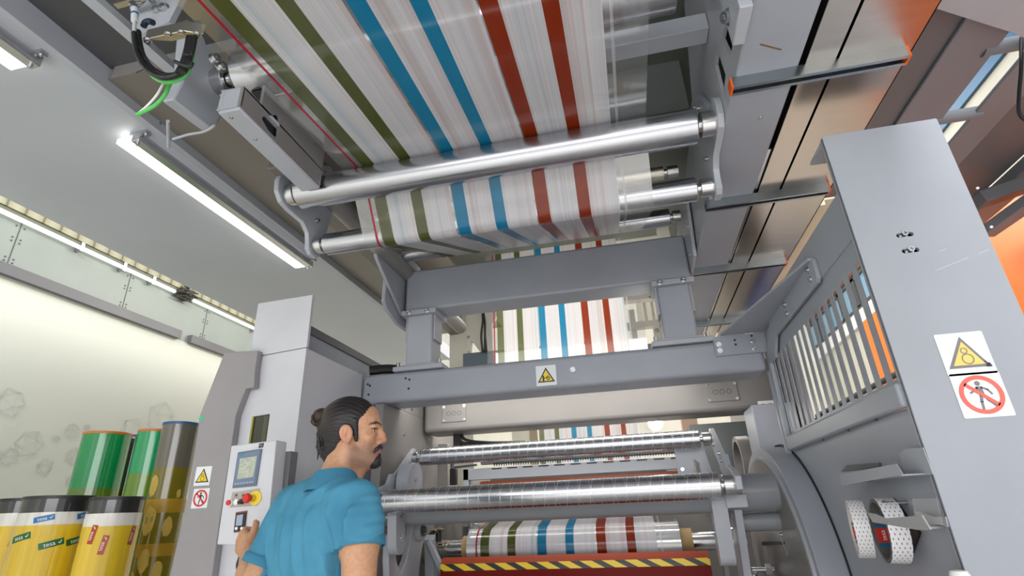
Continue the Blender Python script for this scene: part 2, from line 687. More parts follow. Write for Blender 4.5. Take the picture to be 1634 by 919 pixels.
# roof-level steel seen at top right
OB = paint('overhead_beam_grey', C(104, 108, 114), 0.45)
OBL = paint('overhead_flange_grey', C(130, 134, 142), 0.45)
b1 = thing('overhead_beam', 'broad dark steel beam overhead just right of the sheet-clad duct', 'beam', (1.6, 3, 3.3))
obj('beam_web', MB().box((1.28, -1, 3.30), (1.70, 4.6, 3.9)), OB, b1, 0.01)
obj('beam_flange', MB().box((1.66, -1, 3.28), (1.90, 4.6, 3.302)), OBL, b1, 0.006)
b2 = thing('overhead_beam', 'dark steel beam overhead at the far right beyond the light slot', 'beam', (2.4, 3, 3.3))
obj('beam_flange', MB().box((2.06, -1, 3.28), (2.24, 4.6, 3.302)), OBL, b2, 0.006)
obj('beam_web', MB().box((2.20, -1, 3.30), (2.62, 4.6, 3.37)), OB, b2, 0.01)
b3 = thing('overhead_beam', 'steel beam above the orange cladding at the right edge of the photo', 'beam', (2.9, 3, 3.3))
obj('beam_flange', MB().box((2.62, -1, 3.22), (2.78, 4.9, 3.30)), OBL, b3, 0.006)
for k, (y, lab) in enumerate(((2.35, 'upper'), (2.86, 'lower'))):
    o = obj('spacer_tube', MB().cyl((1.85, y, 3.30), (2.10, y, 3.30), 0.035, 20), OBL)
    tag(o, 'short round spacer tube across the light slot between overhead beams, the %s one' % lab, 'spacer tube', 'spacer tubes of the overhead beams')
br = thing('diagonal_brace', 'grey diagonal brace under the overhead beams at the right edge', 'brace', (2.7, 3.6, 3.1))
mb = MB().bar(pt(1560, 320, Y=3.6), pt(1665, 285, Y=3.6), 0.12, 0.09)
obj('brace_bar', mb, OB, br, 0.01)
mb = MB().bar(pt(1572, 372, Y=3.8), pt(1660, 310, Y=3.4), 0.10, 0.07)
obj('brace_strut', mb, OBL, br, 0.008)
mb = MB()
for px, py in ((1560, 300), (1582, 362)):
    mb.bolt(pt(px, py, Y=3.55), (-0.4, -0.8, -0.4), 0.006, 0.008)
obj('brace_bolt', mb, ZINC, br)
# slanting fascia at the very top right
fs = obj('overhead_fascia', MB().zplate([pt(1478, -30, Z=3.18)[:2], pt(1492, 14, Z=3.18)[:2], pt(1612, 52, Z=3.18)[:2], pt(1700, 90, Z=3.18)[:2], pt(1700, -30, Z=3.18)[:2]], 3.18, 3.24), PLATEG, bev=0.004)
tag(fs, 'pale grey slanting overhead plate in the top right corner of the photo', 'plate')
hs = thing('hanging_hose', 'black hose hanging down at the right edge beside the overhead beams', 'hose', pt(1628, 200, Y=2.3))
ps = [pt(x, y, Y=2.3) for x, y in ((1630, 60), (1629, 110), (1626, 150), (1626, 180), (1636, 192))]
obj('hose_tube', MB().tube(catmull(ps, 6), 0.008, 10), BLACK, hs)
# cream light slot: the wall beyond, with a blue stripe
ws = obj('blue_wall_stripe', MB().box((XR - 0.03, 2.7, 4.49), (XR - 0.01, 6.0, 4.70)), BLUEP, wr)

# ---------------------------------------------------------------- light
w = bpy.data.worlds.new('hall_light')
scene.world = w
w.use_nodes = True
nt = w.node_tree
bg = nt.nodes['Background']
tc = nt.nodes.new('ShaderNodeTexCoord')
sp = nt.nodes.new('ShaderNodeSeparateXYZ')
rp = nt.nodes.new('ShaderNodeValToRGB')
mr = nt.nodes.new('ShaderNodeMapRange')
mr.inputs[1].default_value = -1
mr.inputs[2].default_value = 1
nt.links.new(tc.outputs['Generated'], sp.inputs[0])
nt.links.new(sp.outputs[2], mr.inputs[0])
nt.links.new(mr.outputs[0], rp.inputs[0])
cr = rp.color_ramp
cr.elements[0].position = 0.0
cr.elements[0].color = (0.45, 0.45, 0.45, 1)
cr.elements[1].position = 1.0
cr.elements[1].color = (0.9, 0.92, 0.96, 1)
e = cr.elements.new(0.5)
e.color = (0.7, 0.7, 0.69, 1)
e = cr.elements.new(0.62)
e.color = (1.0, 0.99, 0.96, 1)
nt.links.new(rp.outputs[0], bg.inputs[0])
bg.inputs[1].default_value = 1.25


def area(name, loc, target, sx, sy, power, col=(1, 0.97, 0.92)):
    ld = bpy.data.lights.new(name, 'AREA')
    ld.shape = 'RECTANGLE'
    ld.size, ld.size_y = sx, sy
    ld.energy = power
    ld.color = col
    o = bpy.data.objects.new(name, ld)
    COL.objects.link(o)
    o.location = loc
    o.rotation_euler = (Vector(target) - Vector(loc)).to_track_quat('-Z', 'Y').to_euler()
    return o


area('hall_fill_front', (-0.4, -1.6, 5.6), (-0.4, -0.6, 0), 5.0, 2.4, 620, (1, 0.98, 0.96))  # unseen fill light, added to bounce off the floor onto undersides
area('hall_lamp_rear', (-0.2, 6.9, 4.9), (-0.2, 4.6, 1.0), 3.0, 1.2, 200, (1, 0.95, 0.84))
area('hall_lamp_left', (-3.0, -1.6, 4.4), (-4.0, 4, 1.2), 2.5, 0.8, 25, (1, 0.98, 0.93))
area('hall_lamp_bay', (2.4, 6.4, 5.6), (2.6, 7, 2.0), 1.0, 3.0, 38)
area('hall_fill_low', (0.3, -3.6, 2.4), (0, 3, 1.5), 5.0, 1.6, 90, (0.97, 0.98, 1))  # unseen fill light, added to brighten the lower machine front
# fill lights added for lamps inside the machine, hidden behind its crossbeams
area('machine_fill_upper', (-0.45, 3.24, 2.70), (-0.45, 5.0, 3.0), 1.6, 0.2, 9, (1, 0.96, 0.86))
area('machine_fill_lower', (-0.45, 3.28, 2.12), (-0.45, 3.7, 1.2), 1.8, 0.12, 9, (1, 0.96, 0.88))
area('machine_fill_rear', (-0.45, 3.9, 2.05), (-0.45, 4.6, 1.2), 1.8, 0.12, 12, (1, 0.95, 0.85))

scene.view_settings.view_transform = 'Standard'
scene.view_settings.look = 'None'
scene.view_settings.gamma = 1.0
scene.view_settings.use_curve_mapping = False
scene.view_settings.exposure = 0.1
# ================================================================ THE PRINTED WEB
WX0, WX1 = -1.095, 0.205
CLR = C(205, 208, 212)
WHT = C(240, 240, 244)
WTM = C(236, 235, 240)
OLV = C(88, 96, 44)
BLU = C(24, 132, 176)
REDB = C(146, 48, 14)
STRIPES = [(-1.095, CLR, .16), (-1.038, C(176, 24, 50), .95), (-1.028, CLR, .18), (-1.005, OLV, .86), (-0.952, WHT, .93), (-0.832, OLV, .9), (-0.781, WTM, .93),
           (-0.657, CLR, .2), (-0.648, BLU, .97), (-0.592, WTM, .93), (-0.472, BLU, .97), (-0.421, WTM, .93), (-0.292, CLR, .22), (-0.283, REDB, .97), (-0.230, WTM, .93),
           (-0.108, REDB, .97), (-0.058, WHT, .95), (0.064, CLR, .14), (0.086, WHT, .5), (0.095, CLR, .14)]


def web_material(name, opaque=False):
    m = NT(name)
    tc = m.n('ShaderNodeTexCoord')
    sp = m.n('ShaderNodeSeparateXYZ')
    m.l(tc.outputs['Object'], sp.inputs[0])
    f = m.math('DIVIDE', m.math('SUBTRACT', sp.outputs[0], WX0), WX1 - WX0)
    k = 1.0 / (WX1 - WX0)
    base = m.ramp(f, [((x - WX0) * k, c) for x, c, a in STRIPES], 'CONSTANT')
    alpha = m.ramp(f, [((x - WX0) * k, (1.0 if opaque else a,) * 3 + (1,)) for x, c, a in STRIPES], 'CONSTANT')
    wmask = m.ramp(f, [((x - WX0) * k, ((1, 1, 1, 1) if c in (WHT, WTM) else (0, 0, 0, 1))) for x, c, a in STRIPES], 'CONSTANT')
    v1 = m.coord((130, 0.25, 0.25))
    n1 = m.noise(v1, 1.0, 4, 0.7)
    v2 = m.coord((22, 0.2, 0.2), loc=(3.1, 0, 0))
    n2 = m.noise(v2, 1.0, 2, 0.6)
    tint = m.ramp(n2, [(0.3, C(176, 206, 216)), (0.42, C(236, 238, 240)), (0.55, C(240, 236, 236)), (0.66, C(214, 184, 180)), (0.75, C(206, 214, 196))])
    streak = m.ramp(n1, [(0.3, C(228, 227, 230)), (0.65, C(255, 255, 255))])
    col = m.mix(m.math('MULTIPLY', wmask, 0.5), base, tint, 'MULTIPLY')
    col = m.mix(m.math('MULTIPLY_ADD', wmask, 0.5, 0.3), col, streak, 'MULTIPLY')
    m.l(col, m.b.inputs['Base Color'])
    m.set(Roughness=0.22, Specular_IOR_Level=0.55)
    tr = m.n('ShaderNodeBsdfTransparent')
    tl = m.n('ShaderNodeBsdfTranslucent')
    m.l(col, tl.inputs[0])
    mx0 = m.n('ShaderNodeMixShader')
    mx0.inputs[0].default_value = 0.0 if opaque else 0.4
    m.l(m.b.outputs[0], mx0.inputs[1])
    m.l(tl.outputs[0], mx0.inputs[2])
    if opaque:
        m.l(mx0.outputs[0], m.out.inputs[0])
        return m.m
    gl = m.n('ShaderNodeBsdfGlossy')
    gl.inputs['Roughness'].default_value = 0.06
    gl.inputs['Color'].default_value = (0.9, 0.9, 0.9, 1)
    mx1 = m.n('ShaderNodeMixShader')
    mx1.inputs[0].default_value = 0.2
    m.l(tr.outputs[0], mx1.inputs[1])
    m.l(gl.outputs[0], mx1.inputs[2])
    mx2 = m.n('ShaderNodeMixShader')
    m.l(alpha, mx2.inputs[0])
    m.l(mx1.outputs[0], mx2.inputs[1])
    m.l(mx0.outputs[0], mx2.inputs[2])
    m.l(mx2.outputs[0], m.out.inputs[0])
    return m.m


WEBM = web_material('printed_film')
ROLLM = web_material('wound_printed_film', True)


def belt(start, circs, end):
    """film path in (y, z): straight runs and wraps; circs = (y, z, r, sign) sign +1 counter-clockwise"""
    cs = [(start[0], start[1], 0, 1)] + list(circs) + [(end[0], end[1], 0, 1)]
    tang = []
    for (y1, z1, r1, s1), (y2, z2, r2, s2) in zip(cs[:-1], cs[1:]):
        D = math.hypot(y2 - y1, z2 - z1)
        th = math.atan2(z2 - z1, y2 - y1)
        a = th - math.asin(max(-1, min(1, (s2 * r2 - s1 * r1) / D)))
        L = (-math.sin(a), math.cos(a))
        tang.append(((y1 - s1 * r1 * L[0], z1 - s1 * r1 * L[1]), (y2 - s2 * r2 * L[0], z2 - s2 * r2 * L[1])))
    pts = [tang[0][0]]
    for i, (y, z, r, s) in enumerate(circs):
        p, q = tang[i][1], tang[i + 1][0]
        a0 = math.atan2(p[1] - z, p[0] - y)
        a1 = math.atan2(q[1] - z, q[0] - y)
        if s > 0:
            while a1 < a0:
                a1 += 2 * PI
        else:
            while a1 > a0:
                a1 -= 2 * PI
        n = max(3, int(abs(a1 - a0) / 0.13))
        pts += [(y + r * math.cos(a0 + (a1 - a0) * k / n), z + r * math.sin(a0 + (a1 - a0) * k / n)) for k in range(n + 1)]
    pts.append(tang[-1][1])
    return pts


TOPR = (1.772, 2.700, 0.070)
RC_ = (2.012, 2.566, 0.051)
RD = (2.86, 2.918, 0.051)
RE = (4.10, 3.92, 0.06)
RF = (4.22, 2.33, 0.06)
RG = (5.94, 2.33, 0.06)
RH = (5.94, 1.76, 0.06)
ROLL = (3.65, 1.158, 0.112)
e = 0.0016
path = belt((-0.6, 2.585), [(TOPR[0], TOPR[1], TOPR[2] + e, -1), (RC_[0], RC_[1], RC_[2] + e, 1), (RD[0], RD[1], RD[2] + e, 1), (RE[0], RE[1], RE[2] + e, -1),
                           (RF[0], RF[1], RF[2] + e, 1), (RG[0], RG[1], RG[2] + e, -1), (RH[0], RH[1], RH[2] + e, -1), (ROLL[0], ROLL[1], ROLL[2] + 0.002, 1)], (3.57, 1.07))
mb = MB()
vs = []
NXW = 2
for (y, z) in path:
    for x in (WX0, WX1):
        vs.append((x, y, z))
mb._add(vs, [(2 * i, 2 * i + 1, 2 * i + 3, 2 * i + 2) for i in range(len(path) - 1)])
web = obj('printed_film_web', mb, WEBM, smooth=60)
tag(web, 'wide striped printed film running overhead and down over the rollers', 'printed film')


# ================================================================ ROLLERS
def roller(name, label, y, z, r, x0, x1, mat, group=None, rs=0.026, collar=None, ends=(0.05, 0.05), cat='roller'):
    t = thing(name, label, cat, ((x0 + x1) / 2, y, z), group)
    ch = min(0.004, r * 0.06)
    obj('roller_face', MB().lathe((x0, y, z), (1, 0, 0), [(0, r * 0.6), (0, r - ch), (ch, r), (x1 - x0 - ch, r), (x1 - x0, r - ch), (x1 - x0, r * 0.6)], 72), mat, t)
    for s, xe, ln in ((-1, x0, ends[0]), (1, x1, ends[1])):
        obj('shaft_end', MB().cyl((xe - s * 0.01, y, z), (xe + s * ln, y, z), rs, 24), ALUF, t)
        if collar:
            a = xe + s * 0.016
            obj('bearing_collar', MB().lathe((a, y, z), (s, 0, 0), [(0, rs * 1.05), (0, collar - 0.002), (0.002, collar), (ln - 0.016, collar), (ln - 0.016, rs)], 40), ALUF, t)
    return t


roller('guide_roller', 'large aluminium roller crossing the middle of the photo under the overhead film', TOPR[0], TOPR[1], TOPR[2], -1.31, 0.385, ALU, 'overhead guide rollers', 0.024, 0.05, (0.055, 0.067))
roller('guide_roller', 'slimmer aluminium roller just below the large overhead roller, on the same end plates', RC_[0], RC_[1], RC_[2], -1.31, 0.385, ALU, 'overhead guide rollers', 0.02, 0.038, (0.055, 0.067))
roller('guide_roller', 'thin aluminium roller just above the upper crossbeam', RD[0], RD[1], RD[2], -1.29, 0.37, ALU, 'overhead guide rollers', 0.018, 0.034, (0.16, 0.06))
roller('guide_roller', 'wide aluminium roller at top left seen through the clear film edge', 1.31, 2.932, 0.092, -1.285, 0.31, ALU, 'overhead guide rollers', 0.024, None, (0.10, 0.08))
# pale roller ends at right between the large roller and the slim one
roller('guide_roller', 'short pale roller seen right of the film under the large overhead roller', 2.40, 2.925, 0.034, -1.2, 0.32, brushed('pale_coated_roller', C(226, 222, 206), 0, 0.4, 30, 0.03, 0.0), 'overhead guide rollers', 0.018, 0.03, (0.07, 0.07))

GR1 = (2.80, 1.436, 0.059)
GR2 = (3.29, 1.702, 0.052)
roller('grooved_roller', 'front grooved aluminium roller right of the man, above the wound roll', GR1[0], GR1[1], GR1[2], -1.31, 0.372, grooved('grooved_alu_front', GR1[0], GR1[1]), 'grooved rollers', 0.024, 0.045, (0.045, 0.09))
roller('grooved_roller', 'rear grooved aluminium roller under the lamp, thinner in the photo', GR2[0], GR2[1], GR2[2], -1.31, 0.372, grooved('grooved_alu_rear', GR2[0], GR2[1]), 'grooved rollers', 0.02, 0.04, (0.05, 0.06))

# big painted tubes behind the front grooved roller
o = obj('cross_tube', MB().cyl((-1.42, 3.0, 1.402), (0.66, 3.0, 1.402), 0.088, 56), TUBEG)
tag(o, 'thick grey painted tube right behind the front grooved roller, ending in the curved disc', 'tube', 'grey cross tubes')
o = obj('cross_tube', MB().cyl((0.45, 3.06, 1.268), (0.66, 3.06, 1.268), 0.043, 40), TUBEG)
tag(o, 'thinner grey painted tube just below the thick tube at right', 'tube', 'grey cross tubes')

# wound roll on its shaft
wr_ = thing('wound_film_roll', 'wound roll of striped printed film above the red guard', 'film roll', (-0.45, ROLL[0], ROLL[1]))
mb = MB().lathe((WX0, ROLL[0], ROLL[1]), (1, 0, 0), [(0, 0.078), (0, ROLL[2]), (WX1 - WX0, ROLL[2]), (WX1 - WX0, 0.078)], 72)
obj('film_winding', mb, ROLLM, wr_)
obj('core_tube', MB().lathe((WX0 - 0.045, ROLL[0], ROLL[1]), (1, 0, 0), [(0, 0.0503), (0, 0.074), (WX1 - WX0 + 0.115, 0.074), (WX1 - WX0 + 0.115, 0.0503)], 48), TAN, wr_)
sh = thing('winding_shaft', 'metal winding shaft carrying the wound roll', 'shaft', (-0.45, ROLL[0], ROLL[1]))
obj('shaft_tube', MB().cyl((-1.30, ROLL[0], ROLL[1]), (0.44, ROLL[0], ROLL[1]), 0.05, 40), ALUF, sh)
obj('shaft_joint', MB().cyl((-1.31, ROLL[0], ROLL[1]), (-1.245, ROLL[0], ROLL[1]), 0.053, 40), STEEL, sh)
obj('chuck_flange', MB().lathe((-1.40, ROLL[0], ROLL[1]), (1, 0, 0), [(0, 0.04), (0, 0.095), (0.03, 0.095), (0.035, 0.09), (0.085, 0.062), (0.09, 0.05)], 48), brushed('brassy_flange', C(196, 182, 150), 0, 0.25, 30), sh)
obj('chuck_flange', MB().lathe((0.43, ROLL[0], ROLL[1]), (1, 0, 0), [(0, 0.05), (0, 0.062), (0.06, 0.062), (0.06, 0.072), (0.14, 0.072), (0.14, 0.04)], 48), ALUF, sh)

# ================================================================ END PLATES, BEAMS, POSTS
def boltset(name, pts, axis, parent, r=0.008, h=0.006, mat=None):
    for p in pts:
        obj(name, MB().bolt(p, axis, r, h), mat or ZINC, parent)


def side_outline(dx=0.0):
    return [(1.69, 2.735), (1.70, 2.76), (1.73, 2.785), (1.80, 2.79), (1.93, 2.99), (2.06, 3.06), (2.16, 3.04), (2.12, 2.80), (2.075, 2.60), (2.06, 2.535), (2.03, 2.51), (1.985, 2.51),
            (1.96, 2.53), (1.955, 2.57), (1.945, 2.605), (1.90, 2.635), (1.79, 2.635), (1.73, 2.645), (1.695, 2.68)]


for sx, x0, x1, lab in ((1, -1.39, -1.368, 'left'), (-1, 0.452, 0.477, 'right')):
    t = thing('roller_end_plate', 'grey shaped plate holding the %s ends of the two big overhead rollers' % lab, 'plate', ((x0 + x1) / 2, 1.9, 2.7), 'roller end plates')
    obj('plate_body', MB().xplate(side_outline(), x0, x1), PLATEG, t, 0.003)
    xs = x1 if sx > 0 else x0
    boltset('plate_bolt', [(xs, 1.955, 2.93), (xs, 2.02, 2.99), (xs, 1.88, 2.83), (xs, 1.96, 2.79), (xs, 2.0, 2.70)], (sx, 0, 0), t, 0.009, 0.012)
UB0, UB1 = (-1.335, 3.0, 2.578), (0.45, 3.2, 2.866)
o = thing('crossbeam', 'upper grey crossbeam carried on two short posts', 'beam', (-0.45, 3.1, 2.58), 'machine crossbeams')
obj('beam_box', MB().box(UB0, UB1), GREY, o, 0.016, seg=3)
bl = thing('beam_end_bracket', 'grey bracket plate at the left end of the upper crossbeam', 'bracket', (-1.36, 2.9, 2.7))
mb = MB().xplate([(2.62, 3.0), (2.60, 2.80), (2.63, 2.775), (3.0, 2.56), (3.28, 2.56), (3.28, 3.02)], -1.372, -1.352)
obj('bracket_plate', mb, PLATEG, bl, 0.003)
mb = MB().xplate([(2.80, 2.75), (2.79, 2.58), (2.83, 2.545), (3.0, 2.50), (3.3, 2.50), (3.3, 2.75)], -1.40, -1.376)
obj('rear_bracket_plate', mb, PLATEG, bl, 0.003)
boltset('bracket_bolt', [(-1.352, 2.66, 2.83), (-1.352, 2.92, 2.64), (-1.352, 2.92, 2.95)], (1, 0, 0), bl, 0.008)
rbk = thing('beam_end_bracket', 'grey plate at the right end of the thin roller above the upper crossbeam', 'bracket', (0.44, 2.9, 2.9))
obj('bracket_plate', MB().xplate([(2.70, 3.04), (2.72, 2.86), (2.80, 2.62), (3.22, 2.60), (3.22, 3.04)], 0.452, 0.47), PLATEG, rbk, 0.003)
boltset('bracket_bolt', [(0.452, 2.78, 2.80), (0.452, 2.78, 2.95), (0.452, 2.9, 2.68)], (-1, 0, 0), rbk, 0.008)

LB0, LB1 = (-1.6, 3.0, 2.0), (0.748, 3.24, 2.185)
o = thing('crossbeam', 'lower grey crossbeam with the yellow warning triangle on its front', 'beam', (-0.43, 3.1, 2.0), 'machine crossbeams')
obj('beam_box', MB().box(LB0, LB1), GREY, o, 0.026, seg=4)
mb = MB()
for x, z in ((-1.56, 2.125), (-1.545, 2.115), (-1.55, 2.06), (-1.31, 2.14), (-1.285, 2.13), (-1.288, 2.075)):
    mb.cyl((x, 3.0005, z), (x, 2.9985, z), 0.007, 12)
obj('screw_hole', mb, BLACK, o)
boltset('beam_screw', [(-0.285, 3.0, 2.10)], (0, -1, 0), o, 0.011, 0.016)
for x0, x1, lab in ((-1.318, -1.145, 'left'), (0.247, 0.43, 'right')):
    t = thing('beam_post', 'short grey %s post between the two crossbeams' % lab, 'post', ((x0 + x1) / 2, 3.09, 2.185), 'crossbeam posts')
    obj('post_box', MB().box((x0, 3.0, 2.215), (x1, 3.17, 2.548)), GREY if lab == 'right' else PLATEG, t, 0.014, seg=3)
    obj('base_flange', MB().box((x0 - 0.075, 2.985, 2.186), (x1 + 0.075, 3.22, 2.215)).box((x0 - 0.03, 2.992, 2.215), (x1 + 0.03, 3.19, 2.228)), PLATEG, t, 0.004)
    obj('top_flange', MB().box((x0 - 0.03, 2.975, 2.545), (x1 + 0.03, 3.2, 2.577)), PLATEG, t, 0.004)
    boltset('base_bolt', [(x0 - 0.05, 3.01, 2.215), (x1 + 0.05, 3.01, 2.215)], (0, 0, 1), t, 0.012, 0.03)
    boltset('top_bolt', [(x0 + 0.02, 2.976, 2.561), (x1 - 0.03, 2.976, 2.561)], (0, -1, 0), t, 0.012, 0.014)
    for s in (-1, 1):
        obj('corner_plate', MB().box((x1 + 0.0 if s > 0 else x0 - 0.012, 3.02, 2.38), (x1 + 0.012 if s > 0 else x0, 3.15, 2.6)), PLATEG, t, 0.002)
# rear crossbeam with two access plates
rbm = thing('crossbeam', 'rear crossbeam just below the lower one, with bolted access plates at both ends', 'beam', (-0.23, 3.7, 1.9), 'machine crossbeams')
obj('beam_box', MB().box((-1.425, 3.6, 1.892), (0.955, 3.85, 2.21)), GREYW, rbm, 0.03, seg=4)
for xa, xb, za, zb in ((-1.285, -1.11, 1.955, 2.075), (0.50, 0.69, 1.955, 2.075)):
    obj('access_plate', MB().box((xa, 3.594, za), (xb, 3.6, zb)), GREYW, rbm, 0.003)
    boltset('plate_bolt', [(xa + .012, 3.594, za + .012), (xb - .012, 3.594, za + .012), (xa + .012, 3.594, zb - .012), (xb - .012, 3.594, zb - .012)], (0, -1, 0), rbm, 0.007)
    mb = MB()
    for k in range(3):
        c = (xa + (xb - xa) * (0.28 + 0.22 * k), 3.5935, (za + zb) / 2)
        mb.lathe(c, (0, 1, 0), [(0, 0.012), (0, 0.0155), (0.002, 0.0155), (0.002, 0.012)], 24, closed=True)
    obj('knockout_ring', mb, DARK, rbm)

# inner machine side frames
t = thing('machine_sidewall', 'grey inner side wall of the machine behind the man', 'machine frame', (-1.46, 3.8, 0), 'machine side frames')
obj('frame_plate', MB().box((-1.50, 2.99, 0.0), (-1.44, 4.9, 1.998)).box((-1.50, 3.242, 1.998), (-1.44, 4.9, 2.14)), GREYW, t, 0.006)
mb = MB()
for y, z in ((3.3, 2.02), (3.55, 2.03), (3.3, 1.85), (3.75, 1.87), (3.3, 1.5)):
    mb.bolt((-1.44, y, z), (1, 0, 0), 0.008)
obj('frame_bolt', mb, ZINC, t)
mb = MB()
for y, z in ((3.42, 2.03), (3.66, 2.05), (3.86, 2.06)):
    mb.cyl((-1.441, y, z), (-1.438, y, z), 0.009, 12)
obj('frame_hole', mb, BLACK, t)
obj('frame_rib', MB().box((-1.44, 3.95, 0), (-1.36, 4.0, 1.86)).xplate([(4.0, 0.0), (4.0, 1.7), (4.35, 1.2), (4.35, 0)], -1.43, -1.38), GREYW, t, 0.004)
t = thing('machine_sidewall', 'bright grey inner side wall of the machine right of the lamp', 'machine frame', (0.97, 3.8, 0), 'machine side frames')
obj('frame_plate', MB().box((0.955, 3.3, 0.0), (1.0, 5.6, 2.5)), GREYW, t, 0.006)
mb = MB()
for y, z in ((3.75, 2.02), (3.95, 2.08), (3.95, 1.95), (4.2, 2.1), (3.75, 1.7), (4.3, 1.9)):
    mb.bolt((0.955, y, z), (-1, 0, 0), 0.009)
obj('frame_bolt', mb, ZINC, t)
mb = MB().box((0.93, 3.72, 0.9), (0.956, 3.76, 2.3)).box((0.90, 4.4, 0.9), (0.956, 4.46, 2.2))
obj('frame_rib', mb, GREYW, t, 0.003)
o = obj('hinged_box', MB().box((0.70, 3.35, 1.55), (0.93, 3.62, 1.88)), GREY, bev=0.006)
tag(o, 'small grey box on the right inner frame above the curved disc', 'box')
# small red-marked label on the right frame
lb = thing('small_label', 'small white label with two red-tipped figures by the right end of the rear crossbeam', 'label', (0.95, 3.6, 1.98))
p0 = pt(1226, 660, Y=3.42)
obj('label_sheet', MB().box((p0.x - .045, 3.415, p0.z - .075), (p0.x + .045, 3.42, p0.z + .075)), WHITE, lb)
mb = MB()
for dx in (-.02, .02):
    mb.yplate(circle2(p0.x + dx, p0.z + 0.045, 0.014, 14), 3.413, 3.4145)
obj('red_tip', mb, RED, lb)
mb = MB()
for dx in (-.02, .02):
    mb.yplate(rrect(p0.x + dx - .012, p0.z - .055, p0.x + dx + .012, p0.z + .03, .006), 3.413, 3.4145)
obj('figure_mark', mb, plain('pale_blue_print', C(150, 160, 186), 0.5), lb)

# ================================================================ SWING ARMS OF THE GROOVED ROLLERS
def arm_set(xa, xb, s, lab):
    t = thing('swing_arm', 'grey swing arm holding the %s ends of both grooved rollers' % lab, 'arm', ((xa + xb) / 2, 3.0, 1.5), 'grooved roller swing arms')
    obj('arm_plate', MB().xplate(roundhull([(GR2[0], GR2[1], 0.055), (3.02, 1.53, 0.05)]), xa, xb), PLATEG, t, 0.004)
    obj('arm_block', MB().xplate([(2.72, 1.41), (2.86, 1.41), (3.12, 1.52), (3.10, 1.60), (2.96, 1.585), (2.92, 1.53), (2.80, 1.50), (2.72, 1.47)], xa - 0.004, xb + 0.004), PLATEG, t, 0.004)
    xs = xb if s > 0 else xa
    boltset('arm_bolt', [(xs, 3.06, 1.60), (xs, 3.02, 1.56), (xs, 3.2, 1.66)], (s, 0, 0), t, 0.009, 0.012)
    return t


arm_set(-1.372, -1.358, 1, 'left')
arm_set(0.436, 0.458, -1, 'right')
t = thing('cam_disc', 'round grey cam disc behind the left end of the front grooved roller', 'disc', (-1.3, 3.12, 1.54))
obj('disc_body', MB().lathe((-1.345, 3.12, 1.535), (1, 0, 0), [(0, 0.04), (0, 0.12), (0.07, 0.12), (0.072, 0.118), (0.072, 0.02)], 56), PLATEG, t, 0.002)
boltset('disc_bolt', [(-1.273, 3.12, 1.56)], (1, 0, 0), t, 0.012)
t = thing('lever', 'thick rounded grey lever hanging below the left end of the front grooved roller', 'lever', (-1.27, 2.86, 1.3))
obj('lever_body', MB().xplate(roundhull([(2.90, 1.37, 0.055), (2.92, 1.235, 0.06)]), -1.315, -1.265), PLATEG, t, 0.005)
boltset('lever_bolt', [(-1.265, 2.905, 1.375), (-1.265, 2.92, 1.255)], (1, 0, 0), t, 0.012)
obj('lever_pin', MB().box((-1.37, 2.84, 1.352), (-1.315, 2.9, 1.366)), PLATEG, t, 0.003)
t = thing('yoke_arm', 'grey V-shaped yoke arm at the left end of the wound roll', 'arm', (-1.3, 3.2, 0.3))
yk = [(2.93, 1.27), (2.97, 1.285), (3.00, 1.22), (3.04, 1.13), (3.10, 1.075), (3.17, 1.13), (3.22, 1.22), (3.23, 1.30), (3.26, 1.35), (3.34, 1.375), (3.42, 1.34), (3.45, 1.27), (3.40, 1.16), (3.36, 1.02), (3.30, 0.80), (3.2, 0.3), (3.0, 0.3), (2.99, 0.9), (2.95, 1.05), (2.93, 1.15)]
obj('yoke_plate', MB().xplate(yk, -1.372, -1.335), PLATEG, t, 0.005)
obj('bearing_boss', MB().lathe((-1.335, 3.34, 1.285), (1, 0, 0), [(0, 0.02), (0, 0.062), (0.03, 0.062), (0.03, 0.042), (0.02, 0.04), (0.02, 0.0)], 40), PLATEG, t, 0.002)
obj('bearing_knob', MB().lathe((-1.318, 3.34, 1.285), (1, 0, 0), [(0, 0.038), (0.012, 0.036), (0.014, 0.02), (0.03, 0.018), (0.032, 0.008)], 24), DARK, t)
boltset('yoke_bolt', [(-1.3, 3.37, 1.265), (-1.335, 3.28, 1.0)], (1, 0, 0), t, 0.01)
o = obj('brace_strut', MB().xplate([(3.50, 1.22), (3.54, 1.25), (3.58, 1.22), (3.62, 0.9), (3.62, 0.5), (3.52, 0.5), (3.54, 0.9)], -1.36, -1.30).bar((-1.33, 3.5, 1.215), (-1.215, 3.5, 1.01), 0.03, 0.045, (0, 1, 0)), GREY, bev=0.003)
tag(o, 'short slanting grey strut left of the red guard', 'strut')
# fittings between yoke and chuck
t = thing('pneumatic_fitting', 'cluster of small metal pneumatic fittings beside the left chuck', 'fitting', (-1.3, 3.7, 1.3))
mb = MB()
NIC = brushed('nickel_fitting', C(196, 190, 170), 0, 0.25, 20)
for k, (dx, dz) in enumerate(((0, 0), (0.04, 0.005), (0.015, -0.06), (0.05, -0.09))):
    mb = MB()
    c = (-1.34 + dx, 3.58, 1.27 + dz)
    mb.cyl(c, (c[0] + 0.03, 3.58, c[2]), 0.014, 16).cyl((c[0] + 0.03, 3.58, c[2]), (c[0] + 0.05, 3.58, c[2]), 0.009, 12)
    obj('fitting_body', mb, NIC, t)
mb = MB()
for k in range(2):
    mb.cyl((-1.33 + k * 0.045, 3.56, 1.262), (-1.33 + k * 0.045, 3.56, 1.205), 0.017, 16)
obj('valve_knob', mb, BLACK, t)
